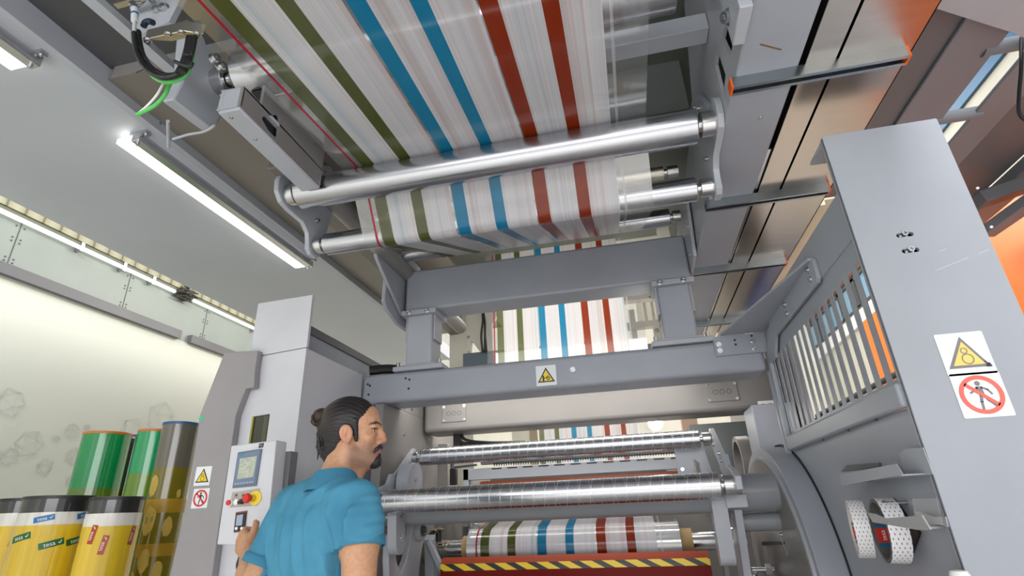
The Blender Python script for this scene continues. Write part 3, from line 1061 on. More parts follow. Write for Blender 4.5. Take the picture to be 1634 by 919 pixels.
# right yoke and levers
t = thing('yoke_arm', 'grey upright yoke arm at the right end of the wound roll', 'arm', (0.5, 3.3, 0.3))
obj('yoke_plate', MB().xplate(roundhull([(3.0, 1.36, 0.05), (3.12, 1.12, 0.07), (3.30, 0.5, 0.12)]), 0.44, 0.475), PLATEG, t, 0.005)
obj('front_lever', MB().xplate(roundhull([(2.96, 1.37, 0.05), (2.98, 1.13, 0.045)]), 0.335, 0.405), PLATEG, t, 0.006)
obj('spring_rail', MB().xplate(roundhull([(3.02, 1.10, 0.035), (3.2, 0.5, 0.05)]), 0.352, 0.372), GREYD, t, 0.002)
boltset('yoke_bolt', [(0.335, 2.99, 1.23), (0.335, 2.96, 1.37)], (-1, 0, 0), t, 0.012, 0.014)
obj('clamp_block', MB().box((0.40, 2.90, 1.335), (0.50, 2.98, 1.395)), PLATEG, t, 0.004)
t = thing('fork_bracket', 'grey slotted fork bracket behind the right end of the front grooved roller', 'bracket', (0.33, 3.4, 1.5))
obj('fork_plate', MB().yplate([(0.235, 1.42), (0.235, 1.66), (0.40, 1.665), (0.44, 1.42), (0.36, 1.42), (0.36, 1.58), (0.335, 1.60), (0.325, 1.42)], 3.38, 3.40), PLATEG, t, 0.003)
boltset('fork_bolt', [(0.262, 3.38, 1.55)], (0, -1, 0), t, 0.007)
t = thing('adjusting_screw', 'small bright bolt and nut below the right yoke arm', 'bolt', (0.60, 3.4, 1.03))
mb = MB().cyl((0.53, 3.35, 1.03), (0.64, 3.35, 1.03), 0.012, 16).cyl((0.595, 3.35, 1.03), (0.625, 3.35, 1.03), 0.03, 6).cyl((0.535, 3.35, 0.86), (0.535, 3.35, 1.01), 0.018, 12)
obj('screw_body', mb, ZINC, t)
# rear wrapped comb and doctor strip between the grooved rollers
t = thing('comb_rail', 'dark toothed comb rail between the two grooved rollers', 'rail', (-0.4, 3.9, 1.6))
mb = MB().box((-1.1, 3.92, 1.69), (0.34, 3.98, 1.745))
obj('rail_body', mb, GREYD, t)
mb = MB()
n = 72
for k in range(n):
    x = -1.0 + k * 1.28 / n
    mb._add([(x, 3.9, 1.695), (x + 0.012, 3.9, 1.695), (x + 0.006, 3.9, 1.672), (x, 3.92, 1.695), (x + 0.012, 3.92, 1.695), (x + 0.006, 3.92, 1.672)], [(0, 1, 2), (3, 5, 4), (0, 2, 5, 3), (1, 4, 5, 2), (0, 3, 4, 1)])
o = obj('comb_teeth', mb, BLACK, t)
o['kind'] = 'stuff'
o = thing('slotted_rail', 'grey slotted rail just below the toothed comb rail', 'rail', (-0.4, 3.8, 1.6))
obj('rail_body', MB().box((-1.19, 3.78, 1.578), (0.345, 3.84, 1.655)).box((-1.19, 3.78, 1.655), (-1.15, 3.84, 1.35)).box((0.31, 3.78, 1.655), (0.345, 3.84, 1.38)), PLATEG, o, 0.003)
mb = MB()
for k in range(12):
    mb.box((-0.98 + k * 0.11, 3.778, 1.642), (-0.91 + k * 0.11, 3.781, 1.649))
obj('rail_slot', mb, BLACK, o)
o = obj('orange_strip', MB().box((-1.1, 3.9, 1.535), (0.305, 3.93, 1.572)), plain('orange_brown_strip', C(190, 92, 34), 0.3))
tag(o, 'narrow orange-brown strip between the grooved rollers', 'strip')
for xa, lab in ((-1.165, 'left'), (0.20, 'right')):
    gm = NT('white_perforated_' + lab)
    bk = gm.n('ShaderNodeTexBrick')
    bk.offset = 0.0
    bk.inputs['Scale'].default_value = 45
    bk.inputs['Brick Width'].default_value = 0.5
    bk.inputs['Row Height'].default_value = 0.5
    bk.inputs['Mortar Size'].default_value = 0.05
    bk.inputs['Color1'].default_value = C(232, 230, 222)
    bk.inputs['Color2'].default_value = C(226, 224, 214)
    bk.inputs['Mortar'].default_value = C(60, 58, 54)
    tcx = gm.n('ShaderNodeTexCoord')
    mpx = gm.n('ShaderNodeMapping')
    mpx.inputs['Rotation'].default_value = (PI / 2, 0, 0)
    gm.l(tcx.outputs['Object'], mpx.inputs[0])
    gm.l(mpx.outputs[0], bk.inputs[0])
    gm.l(bk.outputs[0], gm.b.inputs['Base Color'])
    o = obj('perforated_sheet', MB().box((xa, 3.95, 1.40), (xa + 0.125, 3.96, 1.665)), gm.m)
    tag(o, 'white grid-patterned sheet between the grooved rollers at their %s end' % lab, 'sheet', 'grid-patterned sheets')
t = thing('solenoid_valve', 'small black valve with a cream block on the left inner frame', 'valve', (-1.3, 3.9, 1.6))
obj('valve_body', MB().box((-1.33, 3.9, 1.56), (-1.28, 3.94, 1.67)), BLACK, t, 0.004)
obj('valve_coil', MB().box((-1.235, 3.9, 1.53), (-1.20, 3.94, 1.59)), plain('cream_plastic', C(206, 196, 160), 0.5), t, 0.003)
obj('valve_port', MB().cyl((-1.31, 3.9, 1.67), (-1.31, 3.9, 1.71), 0.014, 12).bar((-1.3, 3.92, 1.68), (-1.13, 3.92, 1.69), 0.02, 0.014), DARK, t)
o = obj('cable_bundle', MB().tube(catmull([(-1.24, 3.75, 1.90), (-1.22, 3.78, 1.84), (-1.05, 3.84, 1.815), (-0.85, 3.86, 1.81), (-0.6, 3.88, 1.80)], 8), 0.014, 8).tube(catmull([(-1.2, 3.75, 1.90), (-1.16, 3.78, 1.85), (-1.0, 3.84, 1.83), (-0.75, 3.86, 1.82)], 8), 0.011, 8).box((-1.25, 3.74, 1.80), (-1.2, 3.80, 1.9)), BLACK)
tag(o, 'black cable bundle under the left end of the rear crossbeam', 'cable')
# lower back drawer-like profile rails behind the wound roll
t = thing('profile_rail', 'grey aluminium profile rail behind the left end of the wound roll', 'rail', (-0.9, 3.9, 1.28))
obj('rail_body', MB().box((-1.22, 3.86, 1.205), (-0.3, 3.92, 1.285)), GREYD, t, 0.003)
obj('rail_roller', MB().cyl((-1.15, 3.84, 1.275), (-1.15, 3.84, 1.35), 0.022, 20).box((-1.17, 3.83, 1.25), (-1.10, 3.86, 1.30)), ALUF, t, 0.002)
# red guard with hazard stripes
t = thing('red_guard', 'dark red guard below the wound roll with a yellow and black hazard edge', 'guard', (-0.44, 3.48, 0.4))
GX0, GX1 = -1.232, 0.338
prof = [(3.44, 0.3), (3.44, 1.062), (3.60, 0.9), (3.60, 0.3)]
obj('guard_front', MB().plate([(3.46, 0.0), (3.45, 1.05), (3.47, 1.05), (3.50, 0.0)], [], lambda a, b, h: (GX0 + h, a, b), GX1 - GX0), REDM, t)
hz = NT('hazard_tape')
tcx = hz.n('ShaderNodeTexCoord')
sp = hz.n('ShaderNodeSeparateXYZ')
hz.l(tcx.outputs['Object'], sp.inputs[0])
q = hz.math('SUBTRACT', sp.outputs[0], hz.math('MULTIPLY', sp.outputs[2], -2.0))
fr = hz.math('FRACT', hz.math('ADD', hz.math('DIVIDE', q, 0.128), 20.05))
hz.l(hz.mix(hz.math('LESS_THAN', fr, 0.55), C(34, 33, 32), C(240, 206, 50)), hz.b.inputs['Base Color'])
hz.set(Roughness=0.35)
obj('hazard_edge', MB().plate([(3.445, 1.048), (3.452, 1.085), (3.462, 1.085), (3.46, 1.048)], [], lambda a, b, h: (GX0 + h, a, b), GX1 - GX0), hz.m, t)
obj('guard_top', MB().plate([(3.455, 1.085), (3.50, 1.118), (3.51, 1.112), (3.465, 1.07)], [], lambda a, b, h: (GX0 + h, a, b), GX1 - GX0), BRICK, t)
o = obj('back_panel', MB().box((-1.43, 4.5, 0.0), (0.953, 4.53, 1.37)), GREYW)
tag(o, 'warm grey panel closing the machine behind the wound roll', 'panel')
o = obj('back_panel', MB().box((-1.10, 4.03, 1.41), (0.36, 4.05, 1.675)), GREYD)
tag(o, 'dark grey panel behind the orange-brown strip between the grooved rollers', 'panel')
o = obj('back_panel', MB().box((0.44, 4.4, 1.38), (0.952, 4.44, 1.93)), paint('slate_panel', C(96, 102, 104), 0.4))
tag(o, 'slate grey panel behind the right swing arm', 'panel')
# work lamp
t = thing('work_lamp', 'bright white lamp shining out below the rear crossbeam', 'lamp', (0.185, 4.35, 1.97))
lc = Vector(pt(1046, 675, Y=4.35))
obj('lamp_housing', MB().lathe((lc.x, 4.42, lc.z), (0, -1, 0), [(0, 0.02), (0, 0.05), (0.05, 0.052), (0.05, 0.03)], 32), ALUF, t)
obj('lamp_lens', MB().lathe((lc.x, 4.365, lc.z), (0, -1, 0), [(0, 0.056), (0.008, 0.05), (0.016, 0.032), (0.018, 0.004)], 32), emit('lamp_lens_glow', (1, 0.99, 0.94, 1), 40), t)
obj('lamp_bracket', MB().box((lc.x - 0.012, 4.40, lc.z + 0.05), (lc.x + 0.012, 4.43, 2.36)), GREYD, t)

# ================================================================ STRUCTURE BEHIND THE CROSSBEAMS
BGM = paint('rear_frame_cream_grey', C(206, 204, 194), 0.45)
t = thing('rear_frame_plate', 'pale frame plate with a chamfered corner left of the far film', 'machine frame', (-1.38, 4.7, 0))
mb = MB().yplate([(-1.62, 2.05), (-1.62, 3.15), (-1.42, 2.97), (-1.42, 2.65), (-1.38, 2.55)], 4.72, 4.78)
mb.yplate([(-1.42, 2.55), (-1.42, 3.6), (-1.10, 3.6), (-1.10, 3.1), (-1.16, 3.0), (-1.16, 2.55)], 4.60, 4.64, [[(-1.36, 2.60), (-1.36, 2.86), (-1.22, 2.66), (-1.22, 2.60)]])
obj('plate_body', mb, BGM, t, 0.004)
boltset('plate_bolt', [(-1.39, 4.6, 2.9), (-1.39, 4.6, 2.75), (-1.38, 4.6, 3.15), (-1.2, 4.6, 3.2)], (0, -1, 0), t, 0.01)
t = thing('rear_box_beam', 'dark steel-blue box beam low behind the left post', 'beam', (-1.0, 4.45, 2.6))
SB = plain('steel_blue_paint', C(84, 96, 108), 0.45)
obj('beam_box', MB().box((-1.40, 4.45, 2.56), (-0.2, 4.6, 2.70)), SB, t, 0.006)
t = thing('cable_run', 'black cable bundle running up a post left of the far film', 'cable', (-1.2, 4.4, 2.7))
mb = MB()
for k in range(3):
    ps = [(-1.19 + random.uniform(-.02, .02) + 0.01 * k, 4.4, 2.68 + i * 0.15) for i in range(7)]
    mb.tube(catmull(ps, 5), 0.011, 8)
obj('cable_strand', mb, BLACK, t)
t = thing('rear_frame_plate', 'pale rear frame and rails right of the far film', 'machine frame', (0.3, 4.7, 2))
mb = MB().box((0.10, 4.75, 2.62), (0.16, 4.82, 3.05)).box((0.05, 4.7, 2.85), (0.62, 4.78, 2.91)).box((0.30, 4.68, 2.60), (0.36, 4.76, 2.88)).box((0.05, 4.7, 3.12), (0.5, 4.8, 3.22))
obj('frame_rail', mb, BGM, t, 0.004)
obj('frame_panel', MB().box((0.36, 4.8, 2.6), (0.62, 4.83, 2.86)), plain('pale_pink_panel', C(224, 212, 200), 0.5), t)
boltset('rail_bolt', [(0.33, 4.68, 2.8), (0.33, 4.68, 2.66)], (0, -1, 0), t, 0.014)
t = thing('rear_box_beam', 'dark box beam low behind the right post', 'beam', (0.3, 4.3, 2.4))
obj('beam_box', MB().box((0.09, 4.3, 2.44), (0.44, 4.45, 2.58)), GREYD, t, 0.006)
o = obj('cable_run', MB().tube(catmull([(0.30, 4.5, 3.05), (0.33, 4.5, 3.09), (0.37, 4.5, 3.06), (0.38, 4.5, 2.95), (0.385, 4.5, 2.75), (0.39, 4.5, 2.6)], 6), 0.011, 8), BLACK)
tag(o, 'black cable hooked down behind the right post', 'cable')
o = thing('ribbed_panel', 'cream ribbed panel seen behind the right end of the large overhead roller', 'panel', (0.3, 5, 3.6))
mb = MB()
for k in range(7):
    mb.box((0.22 + k * 0.075, 5.2, 3.05), (0.27 + k * 0.075, 5.24, 5.2))
obj('panel_rib', mb, CREAM, o, 0.004)
obj('panel_sheet', MB().box((0.2, 5.24, 3.05), (0.78, 5.26, 5.2)), CREAM, o)
t = thing('rear_profile', 'pale rail behind the right end of the thin overhead roller', 'rail', (0.25, 3.6, 3.2))
obj('profile_rail', MB().box((0.06, 3.6, 3.13), (0.36, 3.66, 3.19)).box((0.36, 3.58, 3.12), (0.45, 3.66, 3.24)), BGM, t, 0.004)
# inside back face of the bay seen under the rear crossbeam
t = thing('rear_post', 'pale post standing behind the rear crossbeam', 'post', (-0.9, 5.2, 0))
obj('post_body', MB().box((-1.14, 5.2, 0), (-0.96, 5.3, 2.3)), CREAM, t, 0.004)
obj('post_strip', MB().box((-0.96, 5.19, 0), (-0.9, 5.28, 2.3)), plain('taupe_strip', C(160, 146, 120), 0.5), t)
t = thing('rear_post', 'narrow pinkish post right of the lamp behind the rear grooved roller', 'post', (0.5, 5.2, 0))
obj('post_body', MB().box((0.46, 5.2, 0), (0.60, 5.3, 2.4)), plain('pinkish_post', C(206, 176, 156), 0.5), t, 0.004)
# ================================================================ RIGHT OVERHEAD DUCT
ZD = 2.65
rd = thing('side_girder', 'long grey overhead girder with cut-outs running back at right of the film', 'girder', (0.57, 2.5, ZD), 'side girders')
# vertical inner face with two slanted cut-outs, bottom face, closed box
xin = 0.478
holes = []
h1 = [pt(a, b, X=xin) for a, b in ((1152, 62), (1157, 40), (1172, 58), (1165, 92))]
h2 = [pt(a, b, X=xin) for a, b in ((1141, 104), (1144, 78), (1158, 120), (1153, 154))]
for h in (h1, h2):
    holes.append([(p.y, p.z) for p in h])
obj('girder_side', MB().xplate([(-0.6, ZD + 0.004), (4.5, ZD + 0.004), (4.5, 3.1), (2.2, 3.1), (1.9, 3.49), (-0.6, 3.49)], xin, xin + 0.012, holes), PLATEG, rd)
obj('girder_bottom', MB().box((xin, -0.6, ZD), (0.672, 4.5, ZD + 0.012)), GREY, rd, 0.008)
obj('girder_back', MB().box((0.64, -0.6, ZD + 0.02), (0.66, 4.5, 3.49)), DARK, rd)
boltset('girder_screw', [(0.60, 1.72, ZD), (0.52, 1.50, ZD)], (0, 0, -1), rd, 0.006, 0.004)
mb = MB()
mb.bar((0.53, 1.36, ZD - 0.0005), (0.60, 1.40, ZD - 0.0005), 0.006, 0.0008)
obj('scratch', mb, plain('scratch_brown', C(110, 90, 60), 0.7), rd)
t = thing('hanger_block', 'grey block with a bright bolt at the top of the right girder', 'block', (0.5, 1.3, 2.9))
p0 = pt(1178, 10, X=0.455)
obj('block_body', MB().box((0.44, p0.y - 0.05, p0.z - 0.06), (0.477, p0.y + 0.09, p0.z + 0.2)), PLATEG, t, 0.004)
boltset('block_bolt', [(0.44, p0.y + 0.05, p0.z + 0.02)], (-1, -0.3, -0.3), t, 0.018, 0.02)
# cover sheets
s1 = obj('cover_sheet', MB().box((0.692, -0.6, ZD), (0.782, 4.6, ZD + 0.004)), SHEET)
tag(s1, 'narrow shiny metal cover sheet overhead between girder and wide sheet', 'cover sheet', 'overhead cover sheets')
s2 = obj('cover_sheet', MB().box((0.792, -0.6, ZD), (1.012, 4.6, ZD + 0.004)).box((1.008, -0.6, ZD), (1.012, 4.6, ZD + 0.05)), SHEET)
tag(s2, 'wide shiny metal cover sheet overhead reflecting orange', 'cover sheet', 'overhead cover sheets')
o = obj('duct_shadow_gap', MB().box((0.675, -0.6, ZD + 0.05), (1.006, 4.6, ZD + 0.06)), BLACK)  # black sheet laid above the gaps to draw their shade
o.name = 'gap_shade_sheet'
tag(o, 'black sheet drawing the shade as dark lines between the overhead cover sheets', 'shade sheet')
pr = obj('gap_strip', MB().box((0.676, 1.95, ZD + 0.012), (0.690, 4.6, ZD + 0.02)), ALUF)
tag(pr, 'thin bright strip in the gap between girder and narrow cover sheet', 'strip')
railc = None
OCAP = plain('orange_end_cap', C(226, 96, 24), 0.4)
for k, (y, lab) in enumerate(((1.505, 'nearest, both orange end caps visible'), (2.28, 'second, just behind the front column top'), (3.055, 'third, level with the right post'), (4.08, 'farthest and smallest'))):
    t = thing('strut_rail', 'galvanised rail under the overhead cover sheets, ' + lab, 'rail', (0.72, y, 2.61), 'galvanised strut rails')
    x0, x1 = 0.462, 0.985
    z1 = ZD
    # open C section facing down
    sec = [(-.021, 0), (.021, 0), (.021, -.041), (.009, -.041), (.009, -.036), (.0185, -.036), (.0185, -.003), (-.0185, -.003), (-.0185, -.036), (-.009, -.036), (-.009, -.041), (-.021, -.041)]
    obj('rail_channel', MB().plate([(a, b) for a, b in sec], [], lambda a, b, h: (x0 + h, y + a, z1 + b), x1 - x0), GALV, t)
    capm = [(-.0215, 0.0005), (.0215, 0.0005), (.0215, -.0415), (-.0215, -.0415)]
    for xe in (x0 - 0.004, x1 - 0.002):
        if k == 0 or xe > 0.9:
            obj('end_cap', MB().plate(capm, [], lambda a, b, h, xe=xe: (xe + h, y + a, z1 + b), 0.006), OCAP, t, label='orange end cap')
# corrugated pale strips right of the sheets, partly behind the column
t = thing('corrugated_panel', 'pale corrugated panel strips between cover sheet and column top', 'panel', (1.05, 3, 2.8))
mb = MB()
for k in range(3):
    mb.box((1.03 + k * 0.05, 2.75, 2.80 - 0.0 * k), (1.055 + k * 0.05, 4.6, 2.83))
mb.box((1.02, 2.75, 2.83), (1.22, 4.6, 2.84))
obj('panel_rib', mb, plain('pale_straw_panel', C(226, 222, 194), 0.5), t)
# dark machine top plate and cross channel behind the film, upper centre
o = obj('rear_dark_panel', MB().box((-0.2, 2.25, 2.98), (0.477, 2.27, 3.75)), paint('grey_green_panel', C(104, 108, 106), 0.35))
tag(o, 'smooth dark grey panel between the film edge and the right girder', 'panel')
o = obj('cross_channel', MB().box((-1.25, 1.62, 3.03), (0.477, 1.70, 3.11)), PLATEG, bev=0.004)
tag(o, 'pale grey cross channel behind the clear film edge near the top of the photo', 'channel')
o = obj('machine_top_plate', MB().box((-2.12, -0.8, 3.5), (0.64, 4.6, 3.56)), paint('green_grey_plate', C(110, 114, 106), 0.45))
tag(o, 'dark greenish plate high above the overhead film', 'plate')

# ================================================================ LEFT OVERHEAD
ld = thing('side_girder', 'grey overhead girder with a dark cut-out running back left of the film', 'girder', (-1.2, 2, 2.65), 'side girders')
hx = [pt(a, b, X=-1.16) for a, b in ((418, 190), (420, 186), (444, 183), (447, 188), (445, 215), (441, 221), (428, 208))]
obj('girder_side', MB().xplate([(1.19, 2.66), (1.69, 2.66), (1.69, 2.838), (1.285, 2.838), (1.285, 2.745), (1.19, 2.745)], -1.172, -1.16, [[(p.y, p.z) for p in hx]]), GREYW, ld)
obj('girder_bottom', MB().box((-1.245, 1.19, 2.645), (-1.16, 1.69, 2.66)), PLATEG, ld, 0.005)
obj('girder_outer', MB().box((-1.25, 1.19, 2.66), (-1.235, 1.69, 2.745)).box((-1.25, 1.19, 2.66), (-1.16, 1.2, 2.745)).box((-1.25, 1.2, 2.735), (-1.16, 1.69, 2.745)), PLATEG, ld, 0.003)
obj('girder_shade_box', MB().box((-1.232, 1.25, 2.662), (-1.18, 1.66, 2.734)).box((-1.232, 1.30, 2.746), (-1.18, 1.68, 2.836)), BLACK, ld)  # black boxes added behind the cut-out so it looks dark inside
boltset('girder_screw', [(-1.215, 1.22, 2.645), (-1.21, 1.34, 2.645)], (0, 0, -1), ld, 0.005, 0.003)
o = obj('cross_channel', MB().box((-1.158, 1.50, pt(395, 190, Y=1.50).z), (-0.72, 1.55, pt(395, 172, Y=1.50).z)), PLATEG, bev=0.004)
tag(o, 'short pale cross channel under the top left roller seen through clear film', 'channel')
# bearing bracket of the top left roller
bb = thing('bearing_bracket', 'pale grey thick bearing bracket holding the left end of the top left roller', 'bracket', (-1.42, 1.2, 2.9))
mb = MB().xplate([yz(a, b, -1.40) for a, b in ((276, 158), (292, 128), (300, 30), (326, 60), (342, 110), (356, 178), (354, 186), (341, 207))], -1.445, -1.40)
obj('bracket_body', mb, PLATEG, bb, 0.006)
obj('bearing_housing', MB().lathe((-1.40, 1.31, 2.932), (1, 0, 0), [(0, 0.02), (0, 0.052), (0.045, 0.052), (0.048, 0.049), (0.048, 0.03), (0.03, 0.028), (0.03, 0.01)], 40), ALUF, bb)
o = obj('bent_rod', MB().tube(catmull([pt(a, b, Z=2.72) for a, b in ((276, 222), (300, 215), (322, 211), (334, 206), (342, 200))], 6), 0.005, 10).tube([pt(268, 193, Z=2.75), pt(269, 235, Z=2.75)], 0.006, 10), PLATEG)
tag(o, 'thin bent metal rod under the top left bearing bracket', 'rod')
# dark soffit plates
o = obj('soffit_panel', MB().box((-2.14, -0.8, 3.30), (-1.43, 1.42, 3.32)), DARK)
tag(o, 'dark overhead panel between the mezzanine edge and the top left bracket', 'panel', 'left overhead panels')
o = obj('soffit_panel', MB().box((-2.13, 1.42, 3.24), (-1.25, 5.4, 3.26)), paint('warm_lit_grey_panel', C(118, 112, 106), 0.35))  # brown tone puts the strip light's warm glow into the paint
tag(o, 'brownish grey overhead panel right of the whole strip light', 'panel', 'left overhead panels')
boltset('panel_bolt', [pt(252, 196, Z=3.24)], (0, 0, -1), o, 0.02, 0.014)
o = obj('cross_bar', MB().box((-2.1, 1.412, 3.236), (-1.46, 1.419, 3.30)), GREYW)
tag(o, 'flat grey bar between the dark and brownish overhead panels', 'bar')
o = obj('edge_strip', MB().bar(pt(120, -25, Z=3.1), pt(284, 119, Z=3.1), 0.05, 0.03), PLATEG)
tag(o, 'pale diagonal strip running from the top edge to the looped conduit', 'strip')
o = obj('round_duct', MB().cyl((-1.34, 1.9, 2.86), (-1.34, 4.2, 2.86), 0.055, 28), GREYW)
tag(o, 'grey round duct behind the left roller end plate', 'duct')
o = obj('side_skirt', MB().box((-1.62, 1.9, 2.98), (-1.52, 4.8, 3.24)), paint('brown_skirt_grey', C(104, 98, 94), 0.4), bev=0.01)  # brown grey, darker than the panel above it
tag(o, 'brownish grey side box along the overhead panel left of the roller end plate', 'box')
# stainless junction box, conduit and wires (top left)
YJ = 1.0
jb = thing('junction_box', 'flat stainless box with screws beside the clear film edge at top left', 'box', pt(285, 45, Y=YJ))
A, B, Cc, D_ = [pt(a, b, Y=YJ) for a, b in ((232, 64), (290, 36), (326, 52), (262, 67))]
cx_, cz_ = (A.x + Cc.x) / 2, (A.z + Cc.z) / 2
zb = pt(262, 62, Y=YJ).z
def atz(a, b, z):
    return pt(a, b, Z=z)
bot = [atz(a, b, zb) for a, b in ((230, 63), (293, 49), (325, 55), (275, 66))]
topo = [Vector((p.x, p.y, p.z + 0.045)) for p in bot]
mb = MB()
mb._add(bot + topo, [(0, 1, 2, 3), (7, 6, 5, 4), (0, 4, 5, 1), (1, 5, 6, 2), (2, 6, 7, 3), (3, 7, 4, 0)])
obj('box_body', mb, STEEL, jb, 0.002)
boltset('box_screw', [atz(290, 52, zb), atz(315, 55, zb), atz(269, 55, zb), atz(236, 64, zb)], (0, 0, -1), jb, 0.009, 0.01)
COND = NT('corrugated_conduit')
tcx = COND.n('ShaderNodeTexCoord')
COND.set(Base_Color=C(24, 24, 26), Roughness=0.32)


def conduit(name, pts, r, parent, mat):
    ps = catmull(pts, 26)
    rr = [r * (1.0 + 0.10 * (1 if (i // 2) % 2 else -1)) for i in range(len(ps))]
    return obj(name, MB().tube(ps, rr, 12), mat, parent, smooth=50)


cb = thing('conduit_loop', 'black corrugated conduits looping down beside the stainless box', 'conduit', pt(240, 110, Y=1.0))
for k in range(2):
    dx = 6.5 * k
    conduit('conduit_tube', [pt(a + dx, b - 0.4 * dx, Y=1.0 + 0.014 * k) for a, b in ((214, 52), (216, 70), (222, 92), (236, 112), (258, 123), (280, 120), (296, 106))], 0.0085, cb, COND.m)
for k in range(3):
    obj('heat_shrink_sleeve', MB().tube(catmull([pt(a + 5.2 * k, b, Y=0.99) for a, b in ((283, 116), (291, 100), (297, 80), (301, 58))], 8), 0.0075, 10), BLACK, cb)
obj('cable_tie', MB().tube(catmull([pt(a, b, Y=0.975) for a, b in ((279, 98), (290, 103), (303, 106), (307, 100))], 6), 0.006, 8), BLACK, cb)
obj('cable_tie', MB().tube(catmull([pt(a, b, Y=0.975) for a, b in ((292, 86), (300, 88), (308, 86))], 6), 0.003, 8), BLACK, cb)
obj('cable_tie', MB().tube([pt(217, 116, Y=1.0), pt(236, 108, Y=1.0)], 0.0018, 6), BLACK, cb)
GRN = plain('green_cable', C(84, 190, 92), 0.4)
gw = obj('green_wire', MB().tube(catmull([pt(a, b, Y=1.03) for a, b in ((310, 60), (308, 92), (298, 118), (280, 129), (262, 131), (248, 125), (240, 117))], 8), 0.006, 8)
         .tube(catmull([pt(a, b, Y=1.06) for a, b in ((271, 132), (264, 150), (250, 166), (234, 176), (218, 183))], 8), 0.006, 8), GRN)
tag(gw, 'bright green wire hugging the looped black conduits', 'wire')
ww = obj('white_wire', MB().tube(catmull([pt(a, b, Y=1.06) for a, b in ((261, 133), (250, 152), (234, 170), (218, 183))], 8), 0.004, 8), WHITE)
tag(ww, 'thin pale wire beside the green wire', 'wire')
ft = thing('hose_fitting', 'clear and chrome hose fitting above the conduit loop at the top left', 'fitting', pt(214, 20, Y=1.0))
obj('fitting_body', MB().cyl(pt(213, 6, Y=1.0), pt(214, 14, Y=1.0), 0.013, 20).cyl(pt(206, 8, Y=0.99), pt(226, 5, Y=1.01), 0.008, 16), ZINC, ft)
obj('fitting_sleeve', MB().cyl(pt(215, 14, Y=1.0), pt(215, 34, Y=1.0), 0.011, 20), plain('frosted_sleeve', C(206, 210, 216), 0.3), ft)
obj('hose_tail', MB().cyl(pt(215, 34, Y=1.0), pt(214, 56, Y=1.0), 0.006, 12), plain('frosted_hose', C(190, 190, 192), 0.35), ft)
obj('sleeve_ring', MB().cyl(pt(215, 22, Y=1.0), pt(215, 24.5, Y=1.0), 0.0118, 20), BLUEP, ft)
mp = thing('mounting_plate', 'grey bolted mounting plate above the stainless box at the top left', 'plate', pt(255, 10, Y=1.05))
mb = MB()
zz = 2.86
P4 = [pt(a, b, Y=1.07) for a, b in ((215, 60), (222, 12), (262, -25), (300, -25), (270, 34), (232, 52))]
mb._add([tuple(p) for p in P4] + [tuple(p + Vector((0, .02, 0))) for p in P4], [tuple(range(6)), tuple(range(11, 5, -1))] + [(i, (i + 1) % 6, 6 + (i + 1) % 6, 6 + i) for i in range(6)])
obj('plate_body', mb, PLATEG, mp)
boltset('plate_bolt', [pt(252, 17, Y=1.07), pt(263, 14, Y=1.07), pt(247, 2, Y=1.07)], (0, -1, -0.3), mp, 0.014, 0.014)
o = obj('stainless_strip', MB().bar(pt(186, 6, Y=1.02), pt(246, -12, Y=1.02), 0.02, 0.03), STEEL)
tag(o, 'bright stainless strip at the very top beside the hose fitting', 'strip')
o = obj('blue_elbow_hose', MB().tube(catmull([pt(a, b, Y=1.0) for a, b in ((229, 42), (232, 36), (238, 34), (244, 36))], 6), 0.010, 10), plain('dark_blue_hose', C(36, 46, 62), 0.35))
tag(o, 'short dark blue elbow hose above the stainless box', 'hose')
o = obj('girder_bolt', MB().bolt(pt(341, 95, X=-1.25), (1, -.3, 0), 0.014, 0.02).bolt(pt(352, 107, X=-1.25), (1, -.3, 0), 0.014, 0.02), ZINC)
tag(o, 'pair of bright bolts just left of the top left roller', 'bolt')

# ================================================================ SIGNS
SGW = plain('sign_white', C(226, 230, 234), 0.35)
SGY = plain('sign_yellow', C(238, 208, 60), 0.4)
SGYF = plain('faded_sign_yellow', C(240, 206, 112), 0.4)
SGB = plain('sign_black', C(36, 34, 34), 0.4)
SGG = plain('faded_sign_grey', C(124, 122, 128), 0.4)
SGR = plain('sign_red', C(206, 40, 44), 0.4)
SGRF = plain('faded_sign_red', C(230, 106, 92), 0.4)


class Decal:
    """flat shapes on a plane: origin o, axes u, v, outward n"""

    def __init__(s, o, u, v, n):
        s.o, s.u, s.v, s.n = Vector(o), Vector(u).normalized(), Vector(v).normalized(), Vector(n).normalized()

    def w(s, a, b, h):
        return s.o + s.u * a + s.v * b + s.n * h

    def put(s, name, polys, h, mat, parent, th=0.0006, label=None):
        mb = MB()
        for p in polys:
            holes = []
            if isinstance(p, tuple) and len(p) == 2 and isinstance(p[0], list):
                p, holes = p[0], [p[1]]
            mb.plate(p, holes, lambda a, b, q: s.w(a, b, h + q), th)
        return obj(name, mb, mat, parent, label=label)

    def text(s, name, word, a, b, size, h, mat, parent, rot=0.0):
        vs, fs = text_mesh(word)
        mb = MB()
        c, sn = math.cos(rot), math.sin(rot)
        mb._add([s.w(a + (x * c - y * sn) * size, b + (x * sn + y * c) * size, h) for x, y in vs], fs)
        return obj(name, mb, mat, parent)


def tri(cx, cy, r):
    return [(cx + r * math.cos(PI / 2 + 2 * PI * k / 3), cy + r * math.sin(PI / 2 + 2 * PI * k / 3)) for k in range(3)]


